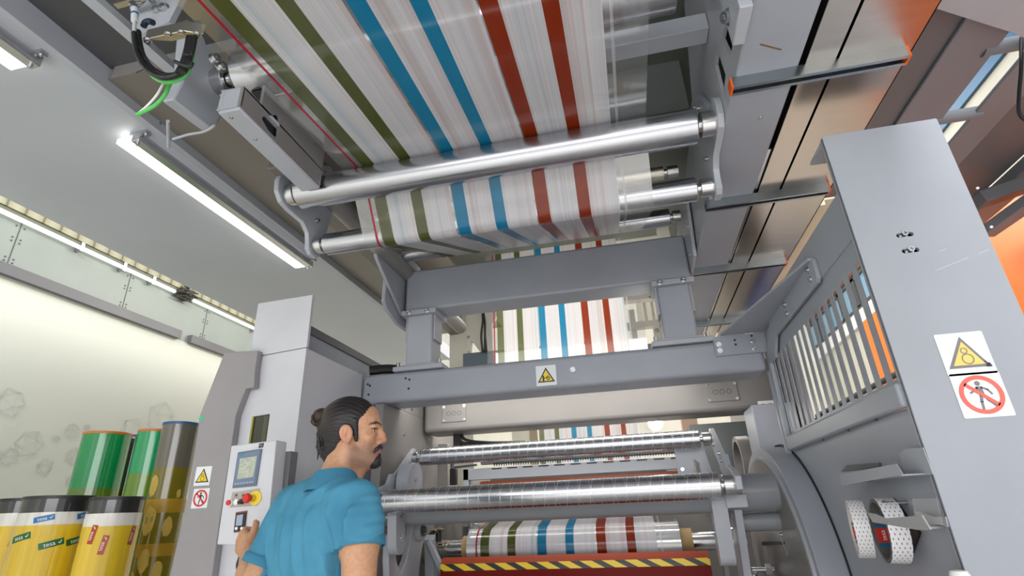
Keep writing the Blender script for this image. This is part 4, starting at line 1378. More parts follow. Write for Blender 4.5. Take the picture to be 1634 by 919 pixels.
def roller_warning(name, label, o, u, v, n, w, yel, blk, group=None, hand=False, smudge=False):
    t = thing(name, label, 'warning sign', o, group)
    d = Decal(o, u, v, n)
    k = w / 2
    d.put('sign_sheet', [rrect(-k, -k, k, k, k * 0.08)], 0.0005, SGW, t)
    d.put('triangle_border', [tri(0, -0.18 * k, 0.98 * k)], 0.0014, blk, t)
    d.put('triangle_field', [tri(0, -0.18 * k, 0.74 * k)], 0.0023, yel, t)
    if not hand:
        d.put('roller_symbol', [(circle2(0.02 * k, -0.27 * k, 0.25 * k, 30), circle2(0.02 * k, -0.27 * k, 0.205 * k, 30)), (circle2(-0.03 * k, 0.12 * k, 0.145 * k, 26), circle2(-0.03 * k, 0.12 * k, 0.105 * k, 26))], 0.0032, blk, t)
    else:
        d.put('hand_symbol', [rrect(-0.36 * k, -0.55 * k, -0.2 * k, -0.15 * k, 0.03 * k), circle2(-0.28 * k, -0.08 * k, 0.09 * k, 14), thick_line((-0.22 * k, -0.3 * k), (0.08 * k, -0.18 * k), 0.07 * k),
                              (circle2(0.2 * k, -0.3 * k, 0.17 * k, 20), circle2(0.2 * k, -0.3 * k, 0.09 * k, 20)), thick_line((0.09 * k, -0.2 * k), (0.2 * k, 0.04 * k), 0.06 * k)], 0.0032, blk, t)
    if smudge:
        d.put('black_smudge', [[(0.62 * k, -0.68 * k), (0.86 * k, -0.7 * k), (0.80 * k, -0.52 * k), (0.70 * k, -0.5 * k)], [(0.60 * k, -0.46 * k), (0.68 * k, -0.5 * k), (0.66 * k, -0.40 * k)]], 0.004, SGB, t)
    return t


def no_entry(name, label, o, u, v, n, w, red, blk, group=None):
    t = thing(name, label, 'prohibition sign', o, group)
    d = Decal(o, u, v, n)
    k = w / 2
    d.put('sign_sheet', [rrect(-k, -k, k, k, k * 0.08)], 0.0005, SGW, t)
    fig = [circle2(-0.02 * k, 0.50 * k, 0.11 * k, 18), [(-0.13 * k, 0.36 * k), (0.10 * k, 0.36 * k), (0.12 * k, -0.06 * k), (-0.10 * k, -0.06 * k)],
           thick_line((0.06 * k, 0.32 * k), (0.30 * k, 0.20 * k), 0.09 * k), thick_line((0.28 * k, 0.22 * k), (0.42 * k, -0.02 * k), 0.08 * k),
           thick_line((-0.08 * k, 0.33 * k), (-0.26 * k, 0.16 * k), 0.09 * k), thick_line((-0.25 * k, 0.18 * k), (-0.42 * k, 0.08 * k), 0.08 * k),
           thick_line((0.05 * k, -0.02 * k), (0.22 * k, -0.30 * k), 0.12 * k), thick_line((0.20 * k, -0.26 * k), (0.44 * k, -0.56 * k), 0.10 * k),
           thick_line((-0.03 * k, -0.02 * k), (-0.10 * k, -0.34 * k), 0.12 * k), thick_line((-0.10 * k, -0.30 * k), (-0.12 * k, -0.66 * k), 0.10 * k)]
    d.put('walking_figure', fig, 0.0014, blk, t)
    d.put('red_ring', [(circle2(0, 0, 0.86 * k, 44), circle2(0, 0, 0.68 * k, 44)), thick_line((-0.54 * k, 0.50 * k), (0.54 * k, -0.50 * k), 0.15 * k)], 0.0023, red, t)
    return t


roller_warning('warning_sign', 'small yellow triangle hand warning sign on the lower crossbeam', pt(871.5, 599, Y=3.0), (1, 0, 0), (0, 0, 1), (0, -1, 0), 0.118, SGY, SGB, hand=True)

# ================================================================ RIGHT COLUMN, SLATTED PANEL
YC = 1.70
t = thing('machine_column', 'tall wide pale grey column at right carrying two stacked safety signs', 'column', (0.945, 1.75, 0))
cm = paint('column_pale_grey_paint', C(156, 161, 171), 0.36)
mb = MB()
holes = []
for a, b in ((1444, 374.5), (1453, 399.5)):
    p = pt(a, b, Y=YC)
    holes.append(rrect(p.x - 0.024, p.z - 0.0075, p.x + 0.024, p.z + 0.0075, 0.007, 4))
obj('column_front', MB().yplate(rrect(0.768, 0.0, 1.122, 2.512, 0.004, 2), YC, YC + 0.012, holes), cm, t, 0.002)
obj('column_side', MB().box((0.768, YC + 0.004, 0), (0.780, YC + 0.03, 2.512)).box((1.11, YC + 0.004, 0), (1.122, YC + 0.16, 2.512)).box((0.77, YC + 0.004, 2.50), (1.12, YC + 0.16, 2.512)), GREY, t, 0.004)
obj('column_inner', MB().box((0.79, YC + 0.03, 1.9), (1.1, YC + 0.034, 2.45)), BLACK, t)
mb = MB()
for a, b in ((1441, 375), (1451, 400)):
    p = pt(a, b, Y=YC + 0.01)
    mb.bolt((p.x, YC + 0.012, p.z), (0, -1, 0), 0.009, 0.018)
obj('slot_bolt', mb, ZINC, t)
d = Decal((0, YC, 0), (1, 0, 0), (0, 0, 1), (0, -1, 0))
sc_ = []
for (a, b), (e_, f_) in (((1492, 432), (1545, 411)), ((1561, 405), (1578, 398)), ((1500, 401), (1510, 397))):
    p, q = pt(a, b, Y=YC), pt(e_, f_, Y=YC)
    sc_.append(thick_line((p.x, p.z), (q.x, q.z), 0.0012))
d.put('paint_scratch', sc_, 0.0002, plain('scratch_pale', C(206, 206, 206), 0.5), t, 0.0002)
o1 = pt(1537, 566, Y=YC)
roller_warning('warning_sign', 'faded yellow roller warning sign high on the tall right column', pt(1539.5, 564, Y=YC - .0005), (1, 0, 0), (0, 0, 1), (0, -1, 0), 0.122, SGYF, SGG, smudge=True)
no_entry('prohibition_sign', 'faded red no walking sign below the warning sign on the tall right column', pt(1566, 629.5, Y=YC - .0005), (1, 0, 0), (0, 0, 1), (0, -1, 0), 0.122, SGRF, SGG)

XL = 0.78
t = thing('slatted_panel', 'grey side panel with a row of vertical slots between column and lower crossbeam', 'panel', (XL, 2.4, 1.6))
holes = []
for k in range(16):
    y = 1.745 + k * 0.079
    holes.append([(y, 1.672), (y + 0.041, 1.672), (y + 0.041, 2.052), (y, 2.052)])
obj('slat_sheet', MB().xplate([(1.72, 1.60), (3.06, 1.60), (3.06, 2.13), (1.72, 2.13)], XL, XL + 0.003, holes), GREY, t)
obj('upper_sheet', MB().xplate([(1.72, 2.128), (3.06, 2.128), (3.06, 2.30), (1.72, 2.30)], XL - 0.008, XL + 0.003), GREY, t, 0.003)
obj('end_profile', MB().box((XL - 0.022, 2.985, 1.60), (XL - 0.0, 3.03, 2.13)).box((XL - 0.028, 3.03, 1.5), (XL + 0.0, 3.06, 2.0)), GREY, t, 0.003)
obj('bottom_rail', MB().box((XL - 0.026, 1.72, 1.585), (XL + 0.003, 2.99, 1.655)), GREY, t, 0.008)
mb = MB()
for y in (1.95, 2.2, 2.5):
    mb.cyl((XL - 0.01, y, 1.578), (XL - 0.01, y, 1.585), 0.004, 8)
obj('rail_screw', mb, DARK, t)
# gusset
t = thing('gusset_bracket', 'grey triangular gusset joining the lower crossbeam to the slatted panel', 'bracket', (0.7, 2.8, 2.1))
g3 = [(0.535, 2.975), (0.775, 2.975), (0.775, 2.07), (0.765, 2.05)]
obj('gusset_web', MB().zplate([(0.535, 2.985), (0.772, 2.985), (0.772, 2.06), (0.745, 2.06)], 2.205, 2.217), GREY, t, 0.003)
obj('panel_flange', MB().xplate([(2.06, 2.215), (2.05, 2.20), (2.05, 2.13), (2.07, 2.115), (2.76, 2.115), (2.86, 2.03), (2.98, 2.03), (2.98, 2.10), (2.90, 2.16), (2.8, 2.215)], XL - 0.024, XL - 0.008), GREY, t, 0.003)
obj('beam_flange', MB().yplate([(0.50, 2.205), (0.50, 2.095), (0.772, 2.095), (0.772, 2.205)], 2.985, 2.998), GREY, t, 0.003)
boltset('gusset_bolt', [(XL - 0.024, y, z) for y, z in ((2.12, 2.19), (2.12, 2.15), (2.50, 2.185), (2.50, 2.14))], (-1, 0, 0), t, 0.010, 0.008)
boltset('flange_bolt', [(0.525, 2.985, 2.16), (0.525, 2.985, 2.125), (0.70, 2.985, 2.16), (0.70, 2.985, 2.12)], (0, -1, 0), t, 0.010, 0.008)
mb = MB()
for x, z in ((0.61, 2.175), (0.61, 2.15), (0.70, 2.19)):
    mb.cyl((x, 2.986, z), (x, 2.983, z), 0.006, 10)
obj('flange_hole', mb, BLACK, t)
# lower side panel with round cut-out and the disc in it
DC = (3.31, 0.92)
DR = 0.712
arc = []
for k in range(25):
    a = PI * 0.5 + (PI * 0.5) * k / 24 + (k / 24) * 0.9
    arc.append((DC[0] + (DR + 0.012) * math.cos(a), DC[1] + (DR + 0.012) * math.sin(a)))
arc = [q for q in arc if q[1] > 0.02]
outl = [(1.72, 0.0), (1.72, 1.585), (3.06, 1.60)] + [q for q in arc if q[0] < 3.06] + [(arc[-1][0], 0.0)]
o = obj('cladding_plate', MB().xplate(outl, XL, XL + 0.006), GREY)
tag(o, 'plain grey lower side panel behind the tape rolls', 'panel')
t = thing('turret_disc', 'large curved grey disc at lower right where the grey tubes end', 'disc', (0.7, DC[0], DC[1]))
prof = [(0.0, 0.30), (0.0, DR - 0.05), (0.012, DR - 0.045), (0.012, DR - 0.004), (0.016, DR), (0.128, DR), (0.128, 0.3)]
obj('disc_body', MB().lathe((0.655, DC[0], DC[1]), (1, 0, 0), prof, 128), GREY, t, smooth=30)
obj('disc_face', MB().lathe((0.652, DC[0], DC[1]), (1, 0, 0), [(0, 0.02), (0, DR - 0.06), (0.006, DR - 0.06), (0.006, 0.02)], 96), GREYW, t)
obj('gap_ring', MB().lathe((0.775, DC[0], DC[1]), (1, 0, 0), [(0, DR), (0, DR + 0.013), (0.01, DR + 0.013), (0.01, DR)], 128, closed=True), GAP_BLACK, t)  # black ring painted in as the shade of the open gap
sl_ = [pt(a, b, X=0.651) for a, b in ((1216, 864), (1252, 864), (1252, 869), (1216, 870))]
obj('face_slot', MB().xplate([(p.y, p.z) for p in sl_], 0.6495, 0.652), BLACK, t)
q = pt(1247, 853, X=0.651)
mb = MB().bolt((0.652, q.y, q.z), (-1, 0, 0), 0.009, 0.012).bar((0.648, q.y, q.z), (0.648, q.y - 0.03, q.z - 0.09), 0.006, 0.01)
obj('slot_latch', mb, ZINC, t)
t = thing('shaft_collar', 'short open ring collar behind the top of the curved disc', 'collar', (0.78, 3.75, 1.6))
q = pt(1203, 738, X=0.80)
obj('collar_ring', MB().lathe((0.78, q.y, q.z), (-1, 0, 0), [(0, 0.18), (0.08, 0.18), (0.08, 0.145), (0, 0.145)], 64, closed=True), GREYW, t)
obj('collar_bore', MB().cyl((0.80, q.y, q.z), (0.81, q.y, q.z), 0.15, 48), BLACK, t)

# small sheet tray on the side panel
t = thing('sheet_tray', 'bent grey sheet metal tray on the side panel above the tape rolls', 'tray', (0.75, 2.0, 1.41))
XT = 0.705
A1, A2 = 2.16, 1.735
obj('tray_floor', MB().zplate([(XT, A1), (XL, A1 + 0.02), (XL, A2), (XT, A2)], 1.405, 1.408), PLATEG, t)
obj('tray_lip', MB().xplate([yz(1341, 757, XT), yz(1344, 775, XT), yz(1442, 757, XT), yz(1431, 740, XT)], XT - 0.002, XT), PLATEG, t)
obj('tray_side', MB().xplate([yz(1436, 724, .765), yz(1446, 716, .765), yz(1474, 714, .765), yz(1490, 757, .765), yz(1448, 762, .765)], .763, .765), PLATEG, t)
obj('tray_back', MB().xplate([yz(1343, 752, XL - .004), yz(1352, 742, XL - .004), yz(1404, 738, XL - .004), yz(1404, 745, XL - .004)], XL - 0.006, XL - 0.003), GREYD, t)
# tape rolls hanging on prongs
TAPEM = NT('tape_liner_print')
tcx = TAPEM.n('ShaderNodeTexCoord')
sp = TAPEM.n('ShaderNodeSeparateXYZ')
TAPEM.l(tcx.outputs['UV'], sp.inputs[0])
row = TAPEM.math('FLOOR', TAPEM.math('MULTIPLY', sp.outputs[0], 44.0))
uu = TAPEM.math('FRACT', TAPEM.math('MULTIPLY', sp.outputs[0], 44.0))
vv = TAPEM.math('FRACT', TAPEM.math('ADD', TAPEM.math('MULTIPLY', sp.outputs[1], 4.0), TAPEM.math('MULTIPLY', row, 0.5)))
d1 = TAPEM.math('MULTIPLY', TAPEM.math('LESS_THAN', TAPEM.math('ABSOLUTE', TAPEM.math('SUBTRACT', TAPEM.math('ADD', uu, TAPEM.math('MULTIPLY', vv, 0.5)), 0.7)), 0.22),
                TAPEM.math('LESS_THAN', TAPEM.math('ABSOLUTE', TAPEM.math('SUBTRACT', vv, 0.5)), 0.11))
TAPEM.l(TAPEM.mix(d1, C(226, 224, 228), C(96, 98, 104)), TAPEM.b.inputs['Base Color'])
TAPEM.set(Roughness=0.3)
RIMW = plain('pale_tape_edge', C(222, 216, 214), 0.5)
RIMD = plain('dark_foam_tape_edge', C(92, 92, 90), 0.5)


def tape_roll(label, c, axis, R_, w_, rimmat, rin):
    """c: centre of the front (camera-left) face; axis points away along the width"""
    t = thing('tape_roll', label, 'tape roll', c, 'adhesive tape rolls')
    c, ax = Vector(c), Vector(axis).normalized()
    up = (Vector((0, 0, 1)) - ax * ax.z).normalized()
    sd = ax.cross(up)
    seg = 96

    def P_(r, a, h):
        return c + ax * h + (sd * math.cos(a) + up * math.sin(a)) * r
    bm = bmesh.new()
    uvl = bm.loops.layers.uv.new('UVMap')
    ring = [[bm.verts.new(P_(R_, 2 * PI * i / seg, h)) for i in range(seg)] for h in (0, w_)]
    for i in range(seg):
        j = (i + 1) % seg
        f = bm.faces.new((ring[0][i], ring[0][j], ring[1][j], ring[1][i]))
        for lp, (u_, v_) in zip(f.loops, ((i, 0), (i + 1, 0), (i + 1, 1), (i, 1))):
            lp[uvl].uv = (u_ / seg, v_)
        f.smooth = True
    me = bpy.data.meshes.new('tape_liner')
    bm.normal_update()
    bm.to_mesh(me)
    bm.free()
    me.materials.append(TAPEM.m)
    o_ = bpy.data.objects.new('tape_liner', me)
    COL.objects.link(o_)
    attach(o_, t)
    obj('tape_winding', MB().lathe(c, ax, [(0, rin + 0.004), (0, R_ - 0.0004), (w_, R_ - 0.0004), (w_, rin + 0.004)], 96, closed=True), rimmat, t)
    obj('cardboard_core', MB().lathe(c, ax, [(-0.0005, rin), (-0.0005, rin + 0.004), (w_, rin + 0.004), (w_, rin)], 72, closed=True), rimmat, t)
    # label inside the core, on the far wall as seen from the room
    ca = math.atan2(0, 1)

    def on(a, b, h):                                     # a along the arc (m), b along the width
        return P_(rin - 0.0006 - h, LA - a / rin, b)
    LA = LANG

    def patch(a0, a1, b0, b1, h, mb):
        n = 8
        vs = []
        for k in range(n + 1):
            for b in (b0, b1):
                vs.append(on(a0 + (a1 - a0) * k / n, b, h))
        mb._add(vs, [(2 * k, 2 * k + 1, 2 * k + 3, 2 * k + 2) for k in range(n)])
        return mb
    obj('red_core_label', patch(-0.021, 0.021, 0.006, w_ - 0.006, 0, MB()), RED, t)
    obj('blue_core_label', patch(0.024, 0.033, 0.006, w_ - 0.006, 0, MB()), BLUEP, t)
    obj('blue_core_label', patch(-0.036, -0.025, 0.006, w_ - 0.006, 0, MB()), BLUEP, t)
    vs, fs = text_mesh('tesa')
    mb = MB()
    mb._add([on(x * TS, w_ / 2 + y * TS * TDIR, 0.0006) for x, y in vs], fs)
    obj('core_lettering', mb, WHITE, t)
    return t


LANG, TS, TDIR = PI + 0.22, 0.019, -1
yv = Vector(pt(1360, 843, X=0.675))
tape_roll('white tape roll with dashes on its liner, the outer one on the side panel prong', yv, (0.97, -0.235, -0.03), 0.088, 0.044, RIMW, 0.078)
yv = Vector(pt(1404, 846, X=0.70))
tape_roll('white tape roll with a dark foam edge, the inner one nearer the column', yv, (0.99, -0.10, -0.03), 0.090, 0.052, RIMD, 0.079)
t = thing('tape_holder', 'grey two-armed tape holder with prongs on the side panel', 'holder', (0.72, 1.75, 1.28))
PR = plain('light_grey_prong', C(170, 172, 174), 0.4)
for pts, X0 in ((((1384, 818), (1396, 820), (1412, 827), (1470, 822), (1484, 845), (1466, 846), (1392, 833)), 0.68), (((1458, 816), (1472, 818), (1488, 825), (1508, 824), (1512, 841), (1470, 830)), 0.764)):
    obj('holder_prong', MB().xplate([yz(a, b, X0) for a, b in pts], X0, X0 + 0.005), PR, t, 0.001)
obj('holder_stem', MB().box((0.725, 1.76, 1.27), (XL, 1.80, 1.276)), PR, t)
obj('holder_plate', MB().xplate([yz(1425, 795, .775), yz(1468, 850, .775), yz(1450, 900, .775), yz(1420, 880, .775)], .772, .779), BLACK, t)
q = pt(1442, 802, X=0.77)
obj('holder_spring', MB().cyl((0.72, q.y, q.z), (0.778, q.y, q.z), 0.006, 12).bolt((0.72, q.y, q.z), (-1, 0, 0), 0.008, 0.01), ZINC, t)
AC = NT('clear_acrylic')
AC.set(Base_Color=(1, 1, 1, 1), Roughness=0.05, Alpha=0.12)
o = obj('clear_guard', MB().xplate([yz(1455, 796, .75), yz(1494, 795, .75), yz(1504, 838, .75), yz(1462, 838, .75)], .75, .752), AC.m)
tag(o, 'clear acrylic plate beside the tape holder', 'plate')
o = obj('white_bottle_cap', MB().lathe(pt(1534, 925, X=.755), (0, 0, 1), [(-0.05, 0.02), (0.012, 0.022), (0.02, 0.018), (0.022, 0.004)], 24), WHITE)
tag(o, 'white rounded cap just showing at the bottom edge left of the column', 'cap')

# ================================================================ LEFT CABINET WITH CONTROL PANEL
YF = 2.38
cab = thing('control_cabinet', 'tall light grey control cabinet behind the control panel at left', 'cabinet', (-1.77, 2.7, 0))
win = [(-1.864, 1.738), (-1.864, 1.858), (-1.766, 1.862), (-1.764, 1.738)]
obj('cabinet_front', MB().yplate([(-1.945, 0.0), (-1.6, 0.0), (-1.6, 2.19), (-1.935, 2.165)], YF, YF + 0.02, [[(-1.862, 1.70), (-1.764, 1.70), (-1.764, 1.861), (-1.862, 1.855)]]), LIGHT, cab, 0.002)
obj('cabinet_top_panel', MB().yplate([(-1.935, 2.169), (-1.6, 2.194), (-1.6, 2.489), (-1.933, 2.479)], YF, YF + 0.02), LIGHT, cab, 0.002)
obj('cabinet_side', MB().box((-1.63, YF + 0.02, 0), (-1.6, 3.0, 2.19)), LIGHT, cab, 0.004)
obj('cabinet_back', MB().box((-2.1, YF + 0.3, 0), (-1.64, 2.95, 2.1)), GREYD, cab)
obj('window_pane', MB().box((-1.87, YF + 0.012, 1.69), (-1.76, YF + 0.016, 1.87)), (lambda m: (m.set(Base_Color=C(40, 42, 30), Roughness=0.06), m.m)[1])(NT('dark_cabinet_glass')), cab)
obj('window_edge', MB().box((-1.8615, YF + 0.004, 1.70), (-1.857, YF + 0.012, 1.857)), plain('olive_yellow_edge', C(170, 160, 40), 0.4), cab)
obj('window_strip', MB().box((-1.80, YF + 0.009, 1.70), (-1.775, YF + 0.0118, 1.855)), plain('dark_olive_strip', C(72, 72, 54), 0.3), cab)
# darker angled door panel
dr = thing('side_cover', 'grey angular side cover panel with two safety signs left of the cabinet', 'cover', (-2.05, 2.36, 0))
YD = 2.335
op = [pt(a, b, Y=YD) for a, b in ((358, 562), (412, 559), (407, 588), (405, 618), (392, 620), (384, 640), (376, 662), (366, 730), (350, 830), (338, 919))]
op += [Vector((op[-1].x - 0.01, YD, 0.0)), Vector((-2.12, YD, 0.0))] + [pt(a, b, Y=YD) for a, b in ((270, 919), (300, 790), (315, 690), (318, 664))]
obj('cover_panel', MB().yplate([(p.x, p.z) for p in op], YD, YD + 0.04), paint('mauve_grey_paint', C(148, 145, 148), 0.4), dr, 0.004)
YDS = YD - 0.0004
q1, q2 = pt(324, 759.5, Y=YDS), pt(320, 795, Y=YDS)
roller_warning('warning_sign', 'small yellow roller warning sign on the left side cover', q1, (1, 0, 0), (0.0, 0, 1), (0, -1, 0), 0.088, SGY, SGB)
no_entry('prohibition_sign', 'small red no walking sign on the left side cover', q2, (1, 0, 0), (0.0, 0, 1), (0, -1, 0), 0.088, SGR, SGB)
q = pt(321, 667, Y=YDS)
o = obj('green_sticker', MB().yplate(circle2(q.x, q.z, 0.014, 18, 0.010), YDS - 0.001, YDS), plain('turquoise_sticker', C(40, 190, 150), 0.4))
tag(o, 'tiny turquoise sticker at the bend of the left side cover', 'sticker')
# fascia running back behind the cabinet
o = thing('cable_trough', 'grey trough with a dark lip running back behind the cabinet under the mezzanine', 'trough', (-1.8, 3.6, 2.2))
obj('trough_side', MB().box((-1.74, 2.42, 2.10), (-1.70, 5.0, 2.325)), GREY, o, 0.003)
obj('trough_lip', MB().box((-1.76, 2.42, 2.325), (-1.69, 5.0, 2.372)), GREYD, o, 0.003)
o = obj('black_cable_sleeve', MB().tube(catmull([(-1.58, 3.05, 2.225), (-1.45, 3.1, 2.235), (-1.3, 3.14, 2.20)], 6), 0.03, 10), BLACK)
tag(o, 'black cable sleeve lying on the left end of the lower crossbeam', 'cable')
o = obj('end_post', MB().box((-1.66, 3.02, 0), (-1.605, 3.3, 2.21)), PLATEG, bev=0.004)
tag(o, 'pale grey upright at the left end of the lower crossbeam', 'post')

# control panel: its own frame, slightly turned
cpn = thing('operator_terminal', 'light grey operator control panel with screen and push buttons in front of the cabinet', 'control panel', (-1.57, 2.1, 1.3))
YP = 2.05
c00, c10, c11, c01 = [pt(a, b, Y=YP) for a, b in ((346, 869), (424, 871), (441, 702), (369, 711))]
u_ = ((c10 - c00) + (c11 - c01)).normalized()
O_ = c00
PW, PH = (c10 - c00).length, (c01 - c00).length
obj('panel_case', MB().yplate([(p.x, p.z) for p in (c00, c10, c11, c01)], YP, YP + 0.075), LIGHT, cpn, 0.004)
obj('panel_back', MB().box((c00.x + .05, YP + 0.075, c00.z + .05), (c10.x + 0.012, YP + 0.13, c01.z - 0.03)), GREYD, cpn, 0.004)
obj('panel_arm', MB().box((-1.66, YP + 0.10, 1.40), (-1.60, YF + 0.002, 1.47)), GREY, cpn, 0.006)


def PP(a, b):
    p = pt(a, b, Y=YP)
    return (p.x, p.z)


def pquad(name, px, mat, y0, th=0.002, bev=0):
    return obj(name, MB().yplate([PP(a, b) for a, b in px], YP - y0 - th, YP - y0), mat, cpn, bev)


pquad('screen_bezel', ((372, 779), (410, 775), (419, 716), (381, 722)), plain('slate_bezel', C(96, 108, 124), 0.35), 0.0, 0.006, 0.001)
scr = NT('touch_screen')
bk = scr.n('ShaderNodeTexBrick')
bk.inputs['Scale'].default_value = 34
bk.inputs['Color1'].default_value = C(176, 180, 160)
bk.inputs['Color2'].default_value = C(150, 156, 146)
bk.inputs['Mortar'].default_value = C(160, 166, 158)
bk.offset = 0.3
tcx = scr.n('ShaderNodeTexCoord')
mpx = scr.n('ShaderNodeMapping')
mpx.inputs['Rotation'].default_value = (PI / 2, 0, 0)
scr.l(tcx.outputs['Object'], mpx.inputs[0])
scr.l(mpx.outputs[0], bk.inputs[0])
scr.l(bk.outputs[0], scr.b.inputs['Base Color'])
scr.l(bk.outputs[0], scr.b.inputs['Emission Color'])
scr.set(Emission_Strength=0.15, Roughness=0.15)
pquad('screen_surround', ((374, 775), (408, 771), (416, 719), (382, 725)), plain('blue_grey_bezel', C(104, 122, 148), 0.3), 0.006, 0.001)
pquad('screen_display', ((380, 765), (406, 761), (412, 728), (385, 732)), scr.m, 0.007, 0.001)
for k in range(8):
    x = 376.5 + k * 3.8
    pquad('function_key', ((x, 774 - k * .45), (x + 2.7, 773.6 - k * .45), (x + 3.2, 770.6 - k * .45), (x + .6, 771 - k * .45)), plain('pale_key_%d' % k, C(150, 166, 190), 0.4), 0.007, 0.0015)
pquad('brand_mark', ((383, 727.5), (390, 726.3), (390.6, 723.6), (383.7, 724.8)), plain('cyan_mark', C(40, 140, 180), 0.4), 0.007, 0.0008)
pquad('name_tag', ((412.5, 715), (420, 713.6), (421.3, 706.8), (414, 708)), BLACK, 0.0, 0.001)
pquad('name_tag_mark', ((414.5, 712.6), (418.8, 712), (419.4, 709.2), (415.2, 709.9)), SGG, 0.001, 0.0005)
pquad('button_plate', ((366.5, 810), (411.5, 806.5), (415, 779), (371, 785.5)), plain('taupe_button_plate', C(172, 164, 158), 0.4), 0.0, 0.0015)


def button(name, px, py, r, prof, mat):
    x, z = PP(px, py)
    return obj(name, MB().lathe((x, YP - 0.0015, z), (0, -1, 0), prof, 32), mat, cpn)


button('red_button', 369.5, 802, 0, [(0, 0.013), (0.010, 0.013), (0.012, 0.011), (0.012, 0.002)], WHITE)
button('red_button_cap', 369.0, 802, 0, [(0.012, 0.0105), (0.018, 0.010), (0.019, 0.002)], RED)
button('white_button', 380, 801, 0, [(0, 0.012), (0.012, 0.012), (0.014, 0.010), (0.0142, 0.002)], WHITE)
button('selector_knob', 388, 800, 0, [(0, 0.010), (0.01, 0.010), (0.011, 0.002)], BLACK)
x, z = PP(388, 800)
obj('selector_handle', MB().bar((x - 0.010, YP - 0.018, z - 0.006), (x + 0.012, YP - 0.018, z + 0.006), 0.008, 0.012), BLACK, cpn, 0.001)
button('emergency_stop_ring', 408, 794.5, 0, [(0, 0.028), (0.003, 0.028), (0.004, 0.026), (0.004, 0.014)], YEL)
button('emergency_stop_collar', 405.5, 795, 0, [(0.004, 0.014), (0.02, 0.013)], plain('yellow_collar', C(214, 190, 60), 0.4))
x, z = PP(404.5, 795)
obj('emergency_stop_button', MB().lathe((x, YP - 0.02, z), (-0.25, -0.97, 0), [(0, 0.012), (0.008, 0.015), (0.012, 0.0185), (0.02, 0.0185), (0.024, 0.016), (0.0255, 0.002)], 36), RED, cpn)
for px in (374, 385):
    pquad('button_label', ((px, 794.6), (px + 6, 793.8), (px + 7, 786.6), (px + 1, 787.4)), plain('grey_label_%d' % px, C(150, 146, 140), 0.4), 0.0015, 0.0006)
    pquad('label_mark', ((px + 2, 792), (px + 4.6, 791.6), (px + 5.2, 788.6), (px + 2.6, 789)), SGB, 0.0021, 0.0004)
pquad('tuner_frame', ((373.5, 850), (391, 848), (395, 814.5), (377, 817.3)), plain('dull_red_frame', C(150, 70, 56), 0.4), 0.0, 0.003)
pquad('tuner_body', ((375, 848), (391.5, 846), (394.5, 817), (378.5, 819.5)), BLACK, 0.003, 0.004)
pquad('tuner_display', ((378, 839), (388, 838), (390, 820.5), (380, 822)), plain('pale_blue_display', C(150, 166, 190), 0.2), 0.007, 0.001)
for px in (377.5, 386):
    x, z = PP(px + 2, 843)
    obj('tuner_key', MB().lathe((x, YP - 0.007, z), (0, -1, 0), [(0, 0.006), (0.003, 0.006), (0.004, 0.002)], 18), WHITE, cpn)
t = thing('panel_cables', 'dark cables hanging below the control panel', 'cable', (-1.56, 2.2, 1.0))
mb = MB()
for k in range(4):
    mb.tube(catmull([pt(378 + 7 * k, 866, Y=2.16), pt(384 + 6 * k, 885, Y=2.16), pt(380 + 8 * k, 905, Y=2.18), pt(392 + 4 * k, 935, Y=2.2)], 6), 0.009, 8)
obj('cable_strand', mb, plain('dark_grey_cable', C(62, 62, 64), 0.5), t)
# ================================================================ STANDING FILM ROLLS
GLF = dict(Roughness=0.12, Specular_IOR_Level=0.6)


def roll_material(name, bands, top, var=0.05):
    """bands: (z from the floor, colour) upwards; glossy wrapped film"""
    m = NT(name)
    tcx = m.n('ShaderNodeTexCoord')
    sp = m.n('ShaderNodeSeparateXYZ')
    m.l(tcx.outputs['Object'], sp.inputs[0])
    f = m.math('DIVIDE', sp.outputs[2], top)
    base = m.ramp(f, [(max(0, z) / top, c) for z, c in bands], 'CONSTANT')
    n = m.noise(m.coord((30, 30, 1.2)), 1.0, 3)
    col = m.mix(0.5, base, m.ramp(n, [(0.3, C(205, 205, 205)), (0.6, C(255, 255, 255))]), 'MULTIPLY')
    m.l(col, m.b.inputs['Base Color'])
    m.set(Coat_Weight=0.6, Coat_Roughness=0.06, **GLF)
    return m.m


